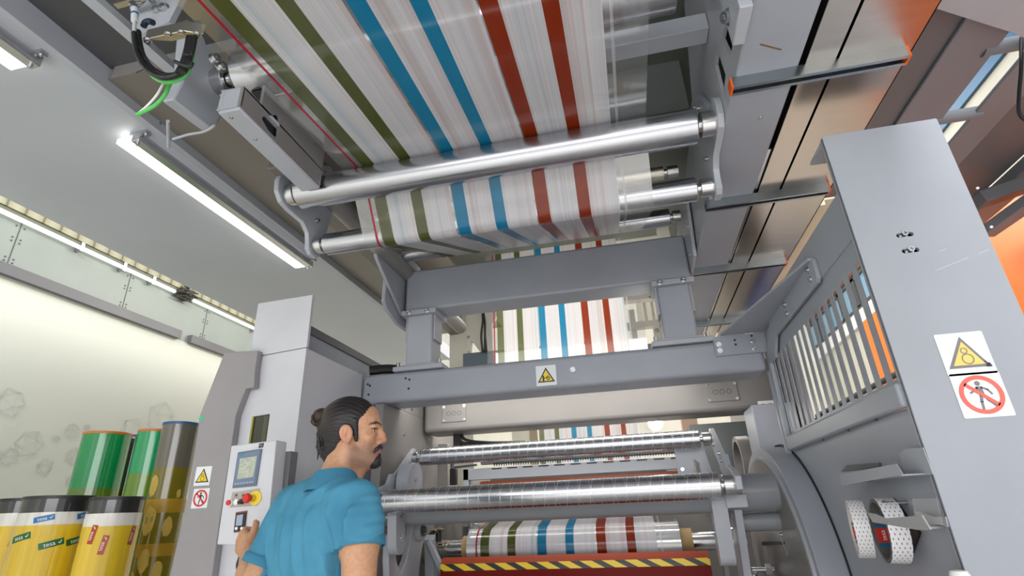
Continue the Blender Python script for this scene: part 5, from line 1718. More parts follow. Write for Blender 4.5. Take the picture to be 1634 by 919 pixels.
def film_roll(label, cx, cy, R_, H, mat, rim, marks=(), extra=None):
    t = thing('film_roll', label, 'film roll', (cx, cy, 0), 'standing film rolls')
    o_ = obj('wrapped_winding', MB().lathe((cx, cy, 0), (0, 0, 1), [(0, R_ * 0.3), (0, R_), (H, R_), (H, R_ * 0.3)], 72), mat, t)
    obj('end_rim', MB().lathe((cx, cy, H), (0, 0, 1), [(-0.012, R_ + 0.0015), (0.004, R_ + 0.002), (0.006, R_ - 0.006), (-0.004, R_ - 0.02)], 72), rim, t)
    face = math.atan2(-cy, -cx)

    def on(a, z, h):
        q = face - a / R_
        return (cx + (R_ + h) * math.cos(q), cy + (R_ + h) * math.sin(q), z)
    for (a, z, word, size, rot, mat_) in marks:
        if abs(a) > 1.25 * R_:
            continue
        c, s = math.cos(rot), math.sin(rot)
        n = 10
        L, Hh = size * 1.75, size * 0.55
        vs = []
        for k in range(n + 1):
            for b in (-Hh, Hh):
                x = -L + 2 * L * k / n
                vs.append(on(-(a + x * c - b * s), z + x * s + b * c, 0.0012))
        mbp, mbt = MB(), MB()
        mbp._add(vs, [(2 * k, 2 * k + 2, 2 * k + 3, 2 * k + 1) for k in range(n)])
        tv, tf = text_mesh(word)
        mbt._add([on(-(a - 0.25 * size + x * size * c - y * size * s), z + (x - .25) * size * s + y * size * c, 0.002) for x, y in tv], tf)
        for p, q in (((0.95, 0.0), (1.12, -0.18)), ((1.12, -0.18), (1.45, 0.24))):
            l = thick_line(p, q, 0.12)
            mbt._add([on(-(a + x * size * c - y * size * s), z + x * size * s + y * size * c, 0.002) for x, y in l], [(0, 1, 2, 3)])
        lp = obj('printed_label', mbp, mat_, t)
        obj('label_lettering', mbt, WHITE, lp)
    if extra:
        extra(t, on)
    return t


YELF = C(222, 186, 40)
def mk(name, c):
    return plain(name, c, 0.35)


LBL_G, LBL_B, LBL_R = mk('green_label', C(20, 96, 46)), mk('blue_label', C(22, 110, 170)), mk('red_label', C(170, 62, 28))
BLKRIM = plain('black_end_cap', C(40, 40, 42), 0.35)
def yb(top):
    return [(0, YELF), (top - 0.145, C(226, 224, 218)), (top - 0.08, C(44, 44, 46))]


def scatter(R_, top, mats, step, seed, words=('tesa',), rot=0.25, size=0.030, zmin=1.17):
    rnd = random.Random(seed)
    out = []
    z = top - 0.22
    k = 0
    while z > zmin:
        for a in (-0.75, 0.0, 0.75):
            out.append(((a + (0.37 if k % 2 else 0)) * R_ + rnd.uniform(-.02, .02), z + rnd.uniform(-.03, .03), 'tesa', size, rot, mats[0]))
        z -= step
        k += 1
    return out


Ym = 2.6
def place(pxl, pxr, py, Y):
    a, b = pt(pxl, py, Y=Y), pt(pxr, py, Y=Y)
    return (a.x + b.x) / 2, (b.x - a.x) / 2 * 0.88


cx_, r_ = place(55, 141, 796, Ym)
H_ = pt(95, 795, Y=Ym - 0.1).z
film_roll('front yellow film roll with green labels, widest of the standing rolls', cx_, Ym, r_, 1.535, roll_material('yellow_film_green_print', yb(1.535), 1.6), BLKRIM,
          scatter(r_, 1.535, [LBL_G], 0.16, 1) + [(-0.05, 1.425, 'tesa', 0.026, 0.2, LBL_B), (0.14, 1.44, 'tesa', 0.026, 0.25, LBL_B)])
cx_, r_ = place(155, 225, 792, 2.62)
film_roll('front yellow film roll with red labels nearest the grey side cover', cx_, 2.62, r_, 1.515, roll_material('yellow_film_red_print', yb(1.515), 1.6), BLKRIM,
          scatter(r_, 1.53, [LBL_R], 0.15, 2, rot=1.45, size=0.026))
cx_, r_ = place(12, 72, 800, 2.75)
film_roll('front yellow film roll with red labels at the left edge of the photo', cx_, 2.75, r_, 1.545, roll_material('yellow_film_orange_print', yb(1.545), 1.6), BLKRIM,
          scatter(r_, 1.55, [LBL_R], 0.15, 3, rot=1.45, size=0.026))
ORIM = plain('orange_end_rim', C(214, 120, 44), 0.4)
BRIM = plain('blue_end_rim', C(40, 96, 150), 0.4)
GR1_, GR2_ = C(18, 150, 84), C(112, 152, 40)
cx_, r_ = place(143, 203, 692, 3.25)
film_roll('tall green film roll with an orange rim, left one of the two green rolls', cx_, 3.25, r_, 2.0, roll_material('green_film', [(0, C(96, 130, 36)), (1.62, GR1_)], 2.1), ORIM)
cx_, r_ = place(229, 271, 692, 3.3)
film_roll('tall green film roll with an orange rim, right one of the two green rolls', cx_, 3.3, r_ * 1.15, 2.0, roll_material('light_green_film', [(0, GR2_), (1.70, C(30, 168, 104))], 2.1), ORIM)
cx_, r_ = place(203, 232, 700, 3.55)
film_roll('smoky dark film roll with a blue rim standing behind the green rolls', cx_, 3.55, r_ * 1.5, 2.02, roll_material('smoke_film', [(0, C(104, 100, 24)), (1.66, C(92, 92, 76))], 2.1), BRIM)
cx_, r_ = place(265, 314, 682, 3.05)


def cream_bits(t, on):
    rnd = random.Random(5)
    CRM, OCH = mk('cream_print', C(206, 176, 84)), mk('ochre_band_print', C(176, 140, 34))
    for (a, z, s) in ((-0.10, 1.60, .07), (-0.08, 1.40, .09), (0.03, 1.36, .06), (-0.06, 1.18, .07), (0.02, 1.12, .06), (-0.12, 1.08, .05), (0.06, 1.55, .03)):
        n = 18
        ps = [(a + s * 0.5 * rnd.uniform(.82, 1) * math.cos(2 * PI * i / n), z + s * rnd.uniform(.82, 1) * math.sin(2 * PI * i / n)) for i in range(n)]
        mb = MB()
        mb._add([on(-a, z, 0.0015)] + [on(-p, q, 0.0015) for p, q in ps], [(0, 1 + i, 1 + (i + 1) % n) for i in range(n)])
        obj('cream_patch', mb, CRM, t)
    for z0, z1 in ((1.44, 1.52), (1.20, 1.27)):
        n = 20
        vs = []
        for k in range(n + 1):
            for z in (z0, z1):
                vs.append(on(-0.2 + 0.4 * k / n, z, 0.001))
        mb = MB()
        mb._add(vs, [(2 * k, 2 * k + 2, 2 * k + 3, 2 * k + 1) for k in range(n)])
        obj('ochre_band', mb, OCH, t)


film_roll('tall smoky film roll with a blue rim and mustard base right beside the side cover', cx_, 3.05, r_ * 1.02, 1.985, roll_material('smoky_mustard_film', [(0, C(124, 112, 16)), (1.70, C(108, 104, 92))], 2.1), BRIM, extra=cream_bits)
# ================================================================ THE MAN (one continuous body; hair, beard and clothes as its children)
class Field:
    """distance field on a grid, turned into a mesh by surface nets"""

    def __init__(s, lo, hi, h):
        s.lo, s.h = np.array(lo, float), h
        s.n = np.ceil((np.array(hi) - s.lo) / h).astype(int) + 1
        s.F = np.full(s.n, 1.0, np.float32)
        s.ax = [s.lo[i] + h * np.arange(s.n[i]) for i in range(3)]

    def region(s, lo, hi):
        sl, g = [], []
        for i in range(3):
            a = max(0, int((lo[i] - s.lo[i]) / s.h) - 1)
            b = min(s.n[i], int((hi[i] - s.lo[i]) / s.h) + 2)
            if b <= a:
                return None, None
            sl.append(slice(a, b))
            g.append(s.ax[i][a:b])
        return tuple(sl), np.meshgrid(*g, indexing='ij')

    def comb(s, sl, d, k, sub=False):
        a = s.F[sl]
        d = d.astype(np.float32)
        if sub:
            h = np.maximum(k - np.abs(a + d), 0) / k
            s.F[sl] = np.maximum(a, -d) + h * h * k * 0.25
        else:
            h = np.maximum(k - np.abs(a - d), 0) / k
            s.F[sl] = np.minimum(a, d) - h * h * k * 0.25

    def ell(s, c, r, A=None, k=0.01, sub=False, grow=0.0):
        """ellipsoid; A rows are its axes"""
        c, r = np.array(c, float), np.array(r, float) + grow
        A = np.eye(3) if A is None else np.array(A, float)
        m = r.max() + k + 0.03
        sl, g = s.region(c - m, c + m)
        if sl is None:
            return
        p = np.stack([g[i] - c[i] for i in range(3)], -1) @ A.T
        k0 = np.sqrt(((p / r) ** 2).sum(-1))
        k1 = np.sqrt(((p / r ** 2) ** 2).sum(-1)) + 1e-9
        s.comb(sl, k0 * (k0 - 1) / k1, k, sub)

    def cap(s, a, b, ra, rb=None, k=0.01, sub=False, grow=0.0, flat=None):
        a, b = np.array(a, float), np.array(b, float)
        rb = ra if rb is None else rb
        ra, rb = ra + grow, rb + grow
        m = max(ra, rb) + k + 0.03
        sl, g = s.region(np.minimum(a, b) - m, np.maximum(a, b) + m)
        if sl is None:
            return
        ab = b - a
        p = [g[i] - a[i] for i in range(3)]
        t = np.clip((p[0] * ab[0] + p[1] * ab[1] + p[2] * ab[2]) / (ab @ ab), 0, 1)
        d = np.sqrt(sum((p[i] - ab[i] * t) ** 2 for i in range(3))) - (ra + (rb - ra) * t)
        s.comb(sl, d, k, sub)

    def chain(s, pts, rs, k=0.008, grow=0.0):
        for i in range(len(pts) - 1):
            s.cap(pts[i], pts[i + 1], rs[i], rs[i + 1], k, grow=grow)

    def nets(s):
        F, n = s.F, s.n
        neg = F < 0
        cnt = np.zeros(n - 1, np.uint8)
        for dx in (0, 1):
            for dy in (0, 1):
                for dz in (0, 1):
                    cnt += neg[dx:n[0] - 1 + dx, dy:n[1] - 1 + dy, dz:n[2] - 1 + dz]
        act = np.argwhere((cnt > 0) & (cnt < 8))
        idx = np.full(n - 1, -1, np.int64)
        idx[tuple(act.T)] = np.arange(len(act))
        P = np.zeros((len(act), 3))
        W = np.zeros(len(act))
        corners = [(i, j, k) for i in (0, 1) for j in (0, 1) for k in (0, 1)]
        for c0 in corners:
            for d in range(3):
                if c0[d] == 0:
                    c1 = list(c0)
                    c1[d] = 1
                    v0 = F[tuple((act + c0).T)]
                    v1 = F[tuple((act + c1).T)]
                    m = (v0 < 0) != (v1 < 0)
                    t = np.where(m, v0 / np.where(m, v0 - v1, 1), 0)
                    q = np.array(c0, float)[None, :].repeat(len(act), 0)
                    q[:, d] += t
                    P += q * m[:, None]
                    W += m
        P = (P / W[:, None] + act) * s.h + s.lo
        quads = []
        for d in range(3):
            u, v = (d + 1) % 3, (d + 2) % 3
            sl0, sl1 = [slice(None)] * 3, [slice(None)] * 3
            sl0[d], sl1[d] = slice(0, n[d] - 1), slice(1, n[d])
            a, b = neg[tuple(sl0)], neg[tuple(sl1)]
            ed = np.argwhere(a != b)
            ed = ed[(ed[:, u] > 0) & (ed[:, v] > 0) & (ed[:, u] < n[u] - 1) & (ed[:, v] < n[v] - 1)]
            flip = b[tuple(ed.T)]
            eu, ev = np.eye(3, dtype=int)[u], np.eye(3, dtype=int)[v]
            q = np.stack([idx[tuple((ed - eu - ev).T)], idx[tuple((ed - ev).T)], idx[tuple(ed.T)], idx[tuple((ed - eu).T)]], 1)
            q = np.where(flip[:, None], q[:, ::-1], q)
            quads.append(q[(q >= 0).all(1)])
        return P, np.concatenate(quads)

    def mesh(s, name, mat, parent, tint=None, smooth=2, label=None):
        P, Q = s.nets()
        for _ in range(smooth):                           # light fairing
            acc = np.zeros_like(P)
            w_ = np.zeros(len(P))
            for i in range(4):
                for j in ((i + 1) % 4, (i + 3) % 4):
                    np.add.at(acc, Q[:, i], P[Q[:, j]])
                    np.add.at(w_, Q[:, i], 1)
            P = P * 0.5 + 0.5 * acc / np.maximum(w_, 1)[:, None]
        me = bpy.data.meshes.new(name)
        me.vertices.add(len(P))
        me.vertices.foreach_set('co', P.astype(np.float32).ravel())
        me.loops.add(Q.size)
        me.loops.foreach_set('vertex_index', Q.astype(np.int32).ravel())
        me.polygons.add(len(Q))
        me.polygons.foreach_set('loop_start', np.arange(0, Q.size, 4, dtype=np.int32))
        me.polygons.foreach_set('loop_total', np.full(len(Q), 4, np.int32))
        me.polygons.foreach_set('use_smooth', np.ones(len(Q), bool))
        me.update(calc_edges=True)
        me.validate()
        if tint is not None:
            at = me.color_attributes.new('tint', 'FLOAT_COLOR', 'POINT')
            col = np.ones((len(P), 4), np.float32)
            col[:, :3] = tint(P)
            at.data.foreach_set('color', col.ravel())
        me.materials.append(mat)
        o_ = bpy.data.objects.new(name, me)
        COL.objects.link(o_)
        attach(o_, parent)
        if label:
            o_['label'] = label
        return o_


def unit(v):
    v = np.array(v, float)
    return v / np.linalg.norm(v)


# --- frames
HF = unit((0.95, 0.30, 0.015))
HU = unit(np.array([0.0, -0.04, 1.0]) - HF * np.dot([0.0, -0.04, 1.0], HF))
HL = np.cross(HU, HF)
HS = 0.95
ear = np.array(pt(551, 692, Y=1.66))
HC = ear - (HF * -0.010 + HL * -0.078 + HU * -0.012) * HS
HA = np.stack([HF, HL, HU])


def H(x, y, z):
    return HC + (HF * x + HL * y + HU * z) * HS


SR = np.array(pt(576, 803, Y=1.59))
SLs = np.array(pt(470, 806, Y=1.79))
TM = (SR + SLs) / 2
TL = unit((SLs - SR) * [1, 1, 0.3])
TU = unit((0.02, -0.02, 1.0))
TU = unit(TU - TL * (TU @ TL))
TF = np.cross(TL, TU)
TA = np.stack([TF, TL, TU])
HW = np.linalg.norm(SLs - SR) / 2


def T_(x, y, z):
    return TM + TF * x + TL * y + TU * z


neck0 = H(-0.026, 0, -0.055)
neck1 = T_(0.005, -0.034, 0.035)
EL = np.array(pt(404, 936, Y=1.72))
WL = np.array(pt(397, 879, Y=1.925))
ER = np.array(pt(572, 962, Y=1.545))
WR_ = np.array(pt(705, 1010, Y=1.70))
hipL, hipR = T_(-0.01, 0.095, -0.55), T_(-0.01, -0.095, -0.55)
kneeL, kneeR = np.array([hipL[0] + .03, hipL[1] + .05, 0.50]), np.array([hipR[0] + .03, hipR[1] + .03, 0.50])
ankL, ankR = np.array([kneeL[0] - .02, kneeL[1] - .03, 0.09]), np.array([kneeR[0] - .02, kneeR[1] - .05, 0.09])


def torso(f, grow=0.0, k=0.05):
    f.cap(T_(-.005, HW * 0.80, -0.02), T_(-.005, -HW * 0.80, -0.02), 0.062, None, k, grow=grow)
    f.ell(T_(0.015, 0, -0.17), (0.112, 0.168, 0.21), TA, k, grow=grow)
    f.ell(T_(-0.055, 0.075, -0.11), (0.06, 0.085, 0.13), TA, k, grow=grow)
    f.ell(T_(-0.055, -0.075, -0.11), (0.06, 0.085, 0.13), TA, k, grow=grow)
    f.ell(T_(0.06, 0.07, -0.13), (0.06, 0.085, 0.09), TA, k, grow=grow)
    f.ell(T_(0.06, -0.07, -0.13), (0.06, 0.085, 0.09), TA, k, grow=grow)
    f.ell(T_(0.01, 0, -0.38), (0.105, 0.15, 0.18), TA, k, grow=grow)
    f.ell(T_(0.0, 0, -0.52), (0.115, 0.165, 0.13), TA, k, grow=grow)
    for s in (1, -1):
        f.cap(T_(-0.015, -0.034 + s * 0.03, 0.045), T_(-0.02, s * HW * 0.82, 0.0), 0.038, 0.048, k, grow=grow)


print('shoulders', SR, SLs, HW, 'head', HC)
B = Field((-1.75, 1.30, -0.02), (-0.45, 2.25, 1.83), 0.0036)
# head
NK = B
def hell(x, y, z, r, k=0.012, sub=False, A=None):
    B.ell(H(x, y, z), np.array(r) * HS, HA if A is None else A, k * HS, sub)


def hcap(p, q, ra, rb, k=0.012, sub=False):
    B.cap(H(*p), H(*q), ra * HS, rb * HS, k * HS, sub)


hell(-0.012, 0, 0.036, (0.100, 0.077, 0.088), 0.02)
hell(0.036, 0, 0.035, (0.060, 0.062, 0.064), 0.02)
hell(0.042, 0, -0.035, (0.050, 0.056, 0.080), 0.02)
for s in (1, -1):
    hcap((-0.008, s * 0.058, -0.045), (0.005, s * 0.052, -0.080), 0.016, 0.016, 0.03)
    hcap((0.005, s * 0.052, -0.080), (0.068, s * 0.016, -0.102), 0.016, 0.014, 0.03)
    hell(0.060, s * 0.044, -0.026, (0.024, 0.018, 0.018), 0.02)
    hcap((0.084, s * 0.040, 0.020), (0.095, s * 0.010, 0.017), 0.008, 0.009, 0.016)
    hell(0.098, s * 0.034, 0.000, (0.016, 0.016, 0.010), 0.010, True)
    hell(0.083, s * 0.033, 0.0105, (0.011, 0.018, 0.0042), 0.005)
    hell(0.081, s * 0.033, -0.0115, (0.010, 0.017, 0.004), 0.007)
    hell(0.100, s * 0.0125, -0.0385, (0.011, 0.0085, 0.008), 0.006)
    hell(0.102, s * 0.008, -0.0475, (0.006, 0.0035, 0.003), 0.003, True)
hell(0.072, 0, -0.100, (0.022, 0.022, 0.018), 0.02)
hell(0.030, 0, -0.095, (0.045, 0.042, 0.022), 0.03)
hcap((0.094, 0, 0.014), (0.108, 0, -0.012), 0.0095, 0.0095, 0.012)
hcap((0.106, 0, -0.012), (0.1135, 0, -0.030), 0.0090, 0.0105, 0.008)
hell(0.109, 0, -0.0365, (0.011, 0.008, 0.007), 0.008)
hell(0.094, 0, -0.026, (0.018, 0.0135, 0.024), 0.012)
hell(0.086, 0, -0.056, (0.015, 0.026, 0.014), 0.014)
hell(0.0965, 0, -0.0635, (0.0095, 0.021, 0.0052), 0.004)
hell(0.0950, 0, -0.0735, (0.0095, 0.018, 0.0062), 0.004)
hell(0.1060, 0, -0.0684, (0.008, 0.022, 0.0014), 0.003, True)
hell(0.086, 0, -0.084, (0.008, 0.020, 0.004), 0.008)
# ears: helix rim, concha, lobe
for s in (1, -1):
    base = np.array([-0.008, s * 0.076, -0.010])
    eu = unit(HF * -0.18 + HU * 0.98 + HL * s * 0.08)
    en = unit(HL * s * 0.93 + HF * 0.20)
    en = unit(en - eu * (en @ eu))
    ef = np.cross(eu, en)
    EA = np.stack([ef, en, eu])
    c_ = H(*base)
    B.ell(c_ + en * 0.006, (0.0225, 0.0075, 0.030), EA, 0.006)
    B.ell(c_ + en * 0.0165, (0.0150, 0.0095, 0.0215), EA, 0.003, True)
    B.cap(c_ + en * 0.0085 + eu * 0.016 + ef * 0.003, c_ + en * 0.0085 - eu * 0.010 - ef * 0.006, 0.0032, 0.003, 0.003)
    B.ell(c_ + en * 0.004 - eu * 0.027, (0.009, 0.005, 0.009), EA, 0.006)
    B.ell(c_ + ef * (0.013 if s > 0 else -0.013) * -1.0 * (1 if s > 0 else 1) + en * 0.004 - eu * 0.004, (0.005, 0.004, 0.006), EA, 0.004)
# neck, with the muscle that runs from ear to throat
B.cap(neck0, neck1, 0.050, 0.056, 0.03)
B.cap(H(-0.02, -0.058, -0.055), T_(0.060, -0.060, 0.012), 0.012, 0.016, 0.02)
B.cap(H(-0.02, 0.058, -0.055), T_(0.060, 0.0, 0.012), 0.012, 0.016, 0.02)
B.cap(H(0.035, 0, -0.10), T_(0.055, -0.03, 0.01), 0.024, 0.028, 0.03)
torso(B)
# arms
def arm(S, E_, Wr, f, grow=0.0, upto=1.0):
    f.cap(S, S + (E_ - S) * 0.35, 0.058, 0.056, 0.03, grow=grow)
    f.cap(S + (E_ - S) * 0.25, E_, 0.056, 0.044, 0.03, grow=grow)


arm(SLs, EL, WL, B)
arm(SR, ER, WR_, B)
B.cap(EL, EL + (WL - EL) * 0.35, 0.043, 0.046, 0.02)
B.cap(EL + (WL - EL) * 0.3, WL, 0.046, 0.029, 0.02)
B.cap(ER, ER + (WR_ - ER) * 0.35, 0.043, 0.046, 0.02)
B.cap(ER + (WR_ - ER) * 0.3, WR_, 0.046, 0.029, 0.02)
# left hand: closed on the lower left of the panel, back of the hand to the right, thumb up on the keys
fw = unit(WL - EL)
hx = unit(np.array(pt(378, 849, Y=2.0)) - WL)                   # wrist -> knuckles
hup = unit(np.array([0.35, -0.2, 1.0]) - hx * (np.array([0.35, -0.2, 1.0]) @ hx))
hn = np.cross(hx, hup)                                            # across
if hn[1] > 0:
    hn = -hn                                                      # hn points to the camera side (back of the hand)


def HD(a, b, c):
    return WL + hx * a + hup * b + hn * c


B.cap(WL, HD(0.02, 0, 0), 0.028, 0.028, 0.015)
B.cap(HD(0.025, 0.022, 0), HD(0.075, 0.030, 0.006), 0.021, 0.018, 0.02)
B.cap(HD(0.025, -0.018, 0), HD(0.070, -0.028, 0.004), 0.021, 0.017, 0.02)
B.cap(HD(0.03, 0.0, 0.002), HD(0.076, 0.002, 0.008), 0.022, 0.018, 0.02)
for i, (b, ln) in enumerate(((0.033, 1.0), (0.011, 1.08), (-0.011, 1.0), (-0.031, 0.82))):
    k0 = HD(0.080 - 0.003 * i, b, 0.006)
    k1 = HD(0.108 * (0.9 + 0.1 * ln), b * 1.02, -0.008)
    k2 = HD(0.104, b * 1.0, -0.036 * ln)
    k3 = HD(0.084, b * 0.95, -0.044 * ln)
    B.chain([k0, k1, k2, k3], [0.0105, 0.0095, 0.0088, 0.0078], 0.004)
B.chain([HD(0.025, 0.034, -0.008), HD(0.052, 0.058, -0.020), HD(0.078, 0.066, -0.030), HD(0.100, 0.064, -0.034)], [0.016, 0.0125, 0.0105, 0.0088], 0.008)
# right hand (below the frame): relaxed
gx = unit(WR_ - ER)
gu = unit(np.array([0, 0, 1.0]) - gx * gx[2])
gn = np.cross(gx, gu)


def RD_(a, b, c):
    return WR_ + gx * a + gn * b + gu * c


B.cap(WR_, RD_(0.02, 0, 0), 0.028, 0.028, 0.015)
for b in (-0.028, 0.0, 0.028):
    B.cap(RD_(0.02, b * 0.7, 0), RD_(0.085, b, 0), 0.018, 0.014, 0.02)
for i, (b, ln) in enumerate(((0.032, .95), (0.011, 1.05), (-0.011, 1.0), (-0.032, 0.8))):
    B.chain([RD_(0.088, b, 0), RD_(0.088 + .038 * ln, b * 1.1, -0.008), RD_(0.088 + .06 * ln, b * 1.1, -0.024), RD_(0.088 + .072 * ln, b * 1.1, -0.04)], [0.010, 0.009, 0.0085, 0.0075], 0.004)
B.chain([RD_(0.02, 0.03, -0.005), RD_(0.05, 0.056, -0.012), RD_(0.08, 0.062, -0.02)], [0.015, 0.012, 0.009], 0.008)
# legs and feet
for hp, kn, an in ((hipL, kneeL, ankL), (hipR, kneeR, ankR)):
    B.chain([hp, hp * .5 + kn * .5, kn, kn * .6 + an * .4 + np.array([-.01, -.02, 0]), an], [0.088, 0.078, 0.056, 0.054, 0.036], 0.03)
    B.cap(an - [0, 0, .035], an + TF * 0.14 - [0, 0, .055], 0.038, 0.028, 0.03)
    B.cap(an - [0, 0, .04], an - TF * 0.04 - [0, 0, .05], 0.034, 0.032, 0.03)

SKIN_L = np.array(C(198, 152, 120)[:3])
STUB = np.array(C(140, 112, 98)[:3])
LIPC = np.array(C(188, 112, 98)[:3])
BROW = np.array(C(48, 36, 32)[:3])
FLUSH = np.array(C(200, 136, 112)[:3])


def sstep(a, b, x):
    t = np.clip((x - a) / (b - a), 0, 1)
    return t * t * (3 - 2 * t)


def body_tint(P):
    q = (P - HC) @ HA.T / HS
    x, y, z = q[:, 0], np.abs(q[:, 1]), q[:, 2]
    out = np.repeat(SKIN_L[None], len(P), 0)

    def blend(w, c):
        nonlocal out
        out = out * (1 - w[:, None]) + c * w[:, None]
    head = sstep(-0.17, -0.15, z) * (np.abs(x) < 0.16) * (y < 0.12)
    st = sstep(-0.03, -0.07, z) * sstep(-0.018, 0.02, x) * head * sstep(-0.145, -0.12, z)
    blend(st * 0.7, STUB)
    blend(np.exp(-((x - .112) ** 2 + y ** 2 + (z + .035) ** 2) / 0.0006) * 0.5 * head, FLUSH)
    blend(np.exp(-((x + .01) ** 2 / .0009 + (y - .08) ** 2 / .0003 + (z + .01) ** 2 / .0016)) * 0.6 * head, FLUSH)
    lip = ((np.abs(z + .0645) < .0050) | (np.abs(z + .0740) < .0058)) & (x > .084) & (y < .021)
    blend(lip * 0.85 * head, LIPC)
    # brow
    bz = 0.0225 + 0.006 * np.clip((y - 0.012) / 0.03, 0, 1) - 0.010 * np.clip((y - 0.040) / 0.02, 0, 1)
    bw = sstep(0.0062, 0.0030, np.abs(z - bz)) * sstep(0.008, 0.013, y) * sstep(0.060, 0.050, y) * (x > 0.05)
    blend(bw * head, BROW)
    # upper lash line
    lw = sstep(0.0030, 0.0012, np.abs(z - 0.0060)) * sstep(0.018, 0.022, y) * sstep(0.050, 0.046, y) * (x > 0.07)
    blend(lw * 0.9 * head, BROW)
    return out


SK = NT('skin')
at = SK.n('ShaderNodeVertexColor')
at.layer_name = 'tint'
n1 = SK.noise(SK.coord((1, 1, 1)), 90, 3)
n2 = SK.noise(SK.coord((1, 1, 1)), 22, 3)
col = SK.mix(0.4, at.outputs[0], SK.ramp(n1, [(0.35, C(222, 210, 204)), (0.6, C(255, 255, 255))]), 'MULTIPLY')
col = SK.mix(0.25, col, SK.ramp(n2, [(0.35, C(240, 214, 204)), (0.65, C(255, 255, 250))]), 'MULTIPLY')
SK.l(col, SK.b.inputs['Base Color'])
SK.bump(n1, 0.12, 0.001)
SK.set(Roughness=0.48, Subsurface_Weight=0.12, Subsurface_Radius=(0.012, 0.005, 0.003), Subsurface_Scale=1.0)
man = thing('person', 'bearded man with a hair bun, blue polo shirt, one hand on the control panel', 'person', (float(TM[0]), float(TM[1]), 0))
B.mesh('body', SK.m, man, body_tint, 1)
# eyes
EYW = plain('eye_white', C(214, 208, 204), 0.25)
for s in (1, -1):
    e0 = H(0.0718, s * 0.0312, -0.0008)
    look = unit(HF * 0.98 + HL * s * 0.02 + HU * 0.12)
    eb = obj('eyeball', MB().sphere(e0, 0.0122 * HS, 24), EYW, man)
    obj('iris', MB().lathe(e0, look, [(0.0095 * HS, 0.0068 * HS), (0.0112 * HS, 0.0058 * HS), (0.0124 * HS, 0.0026 * HS), (0.0126 * HS, 0.0004)], 24), plain('dark_brown_iris', C(38, 24, 18), 0.12), eb)
# hair: slicked back to a bun
BUN = (-0.118, 0.004, 0.062)
HR = Field(H(0, 0, 0) - 0.24, H(0, 0, 0) + 0.24, 0.0030)
HR.ell(H(-0.014, 0, 0.040), np.array((0.1045, 0.082, 0.0915)) * HS, HA, 0.012)
HR.ell(H(-0.040, 0, 0.005), np.array((0.080, 0.076, 0.085)) * HS, HA, 0.02)
HR.ell(H(-0.060, 0, -0.055), np.array((0.042, 0.054, 0.052)) * HS, HA, 0.03)
HR.cap(H(-0.068, 0, -0.07), H(-0.064, -0.012, -0.112), 0.034 * HS, 0.014 * HS, 0.03)
# cut the face free: forehead, temples, below the ears
HR.ell(H(0.090, 0, 0.006), np.array((0.058, 0.070, 0.076)) * HS, HA, 0.012, True)
HR.ell(H(0.055, 0, -0.070), np.array((0.080, 0.100, 0.078)) * HS, HA, 0.010, True)
HR.ell(H(0.075, -0.075, -0.005), np.array((0.058, 0.040, 0.055)) * HS, HA, 0.010, True)
HR.ell(H(0.075, 0.075, -0.005), np.array((0.058, 0.040, 0.055)) * HS, HA, 0.010, True)
for s in (1, -1):
    HR.ell(H(-0.006, s * 0.086, -0.018), np.array((0.025, 0.026, 0.036)) * HS, HA, 0.006, True)
    HR.cap(H(0.020, s * 0.068, 0.03), H(0.026, s * 0.0645, -0.034), 0.012 * HS, 0.0065 * HS, 0.008)
# bun and its tie
HR.ell(H(*BUN), np.array((0.030, 0.029, 0.031)) * HS, HA, 0.006)
HR.cap(H(-0.092, 0, 0.052), H(*BUN), 0.022 * HS, 0.020 * HS, 0.006)
rnd = random.Random(11)
for k in range(10):                                          # coils of the bun
    a = 2 * PI * k / 10
    pts = [H(BUN[0] + 0.026 * math.cos(a + t) * 0.9, BUN[1] + 0.030 * math.sin(a * 1.3 + t), BUN[2] + 0.030 * math.sin(a + t * 1.4)) for t in (0, .5, 1.0, 1.5)]
    HR.chain(pts, [0.0055] * 4, 0.004)
for k in range(16):                                          # loose curls from bun to nape
    y = rnd.uniform(-0.045, 0.03)
    p = np.array((-0.112 + rnd.uniform(-.006, .012), y, 0.035 + rnd.uniform(-.03, .01)))
    pts = []
    for i in range(6):
        pts.append(H(*p))
        p = p + np.array((rnd.uniform(-.009, .012) + 0.003, rnd.uniform(-.008, .008), -rnd.uniform(.014, .026)))
    HR.chain(pts, [0.0062, 0.006, 0.0055, 0.005, 0.004, 0.0028], 0.004)
# combed ridges running towards the bun
g = np.meshgrid(*HR.ax, indexing='ij')
q = (np.stack(g, -1) - HC) @ HA.T / HS
u = q[..., 0] - BUN[0]
ang = np.arctan2(q[..., 1], q[..., 2] - BUN[2] + 0.10)
ridge = np.sin(ang * 62 + 1.6 * np.sin(u * 40)) * 0.5 + np.sin(ang * 104 + 2.4 * np.sin(u * 33 + 1)) * 0.45 
near = np.exp(-((q[..., 0] - BUN[0]) ** 2 + (q[..., 2] - BUN[2]) ** 2) / 0.0014)
HR.F += (0.0009 * ridge * (1 - near)).astype(np.float32)
HM = NT('dark_hair')
v = HM.coord()
atr = HM.n('ShaderNodeVertexColor')
atr.layer_name = 'tint'
HM.l(atr.outputs[0], HM.b.inputs['Base Color'])
HM.bump(HM.noise(v, 300, 3), 0.3, 0.001)
HM.set(Roughness=0.4, Specular_IOR_Level=0.35)


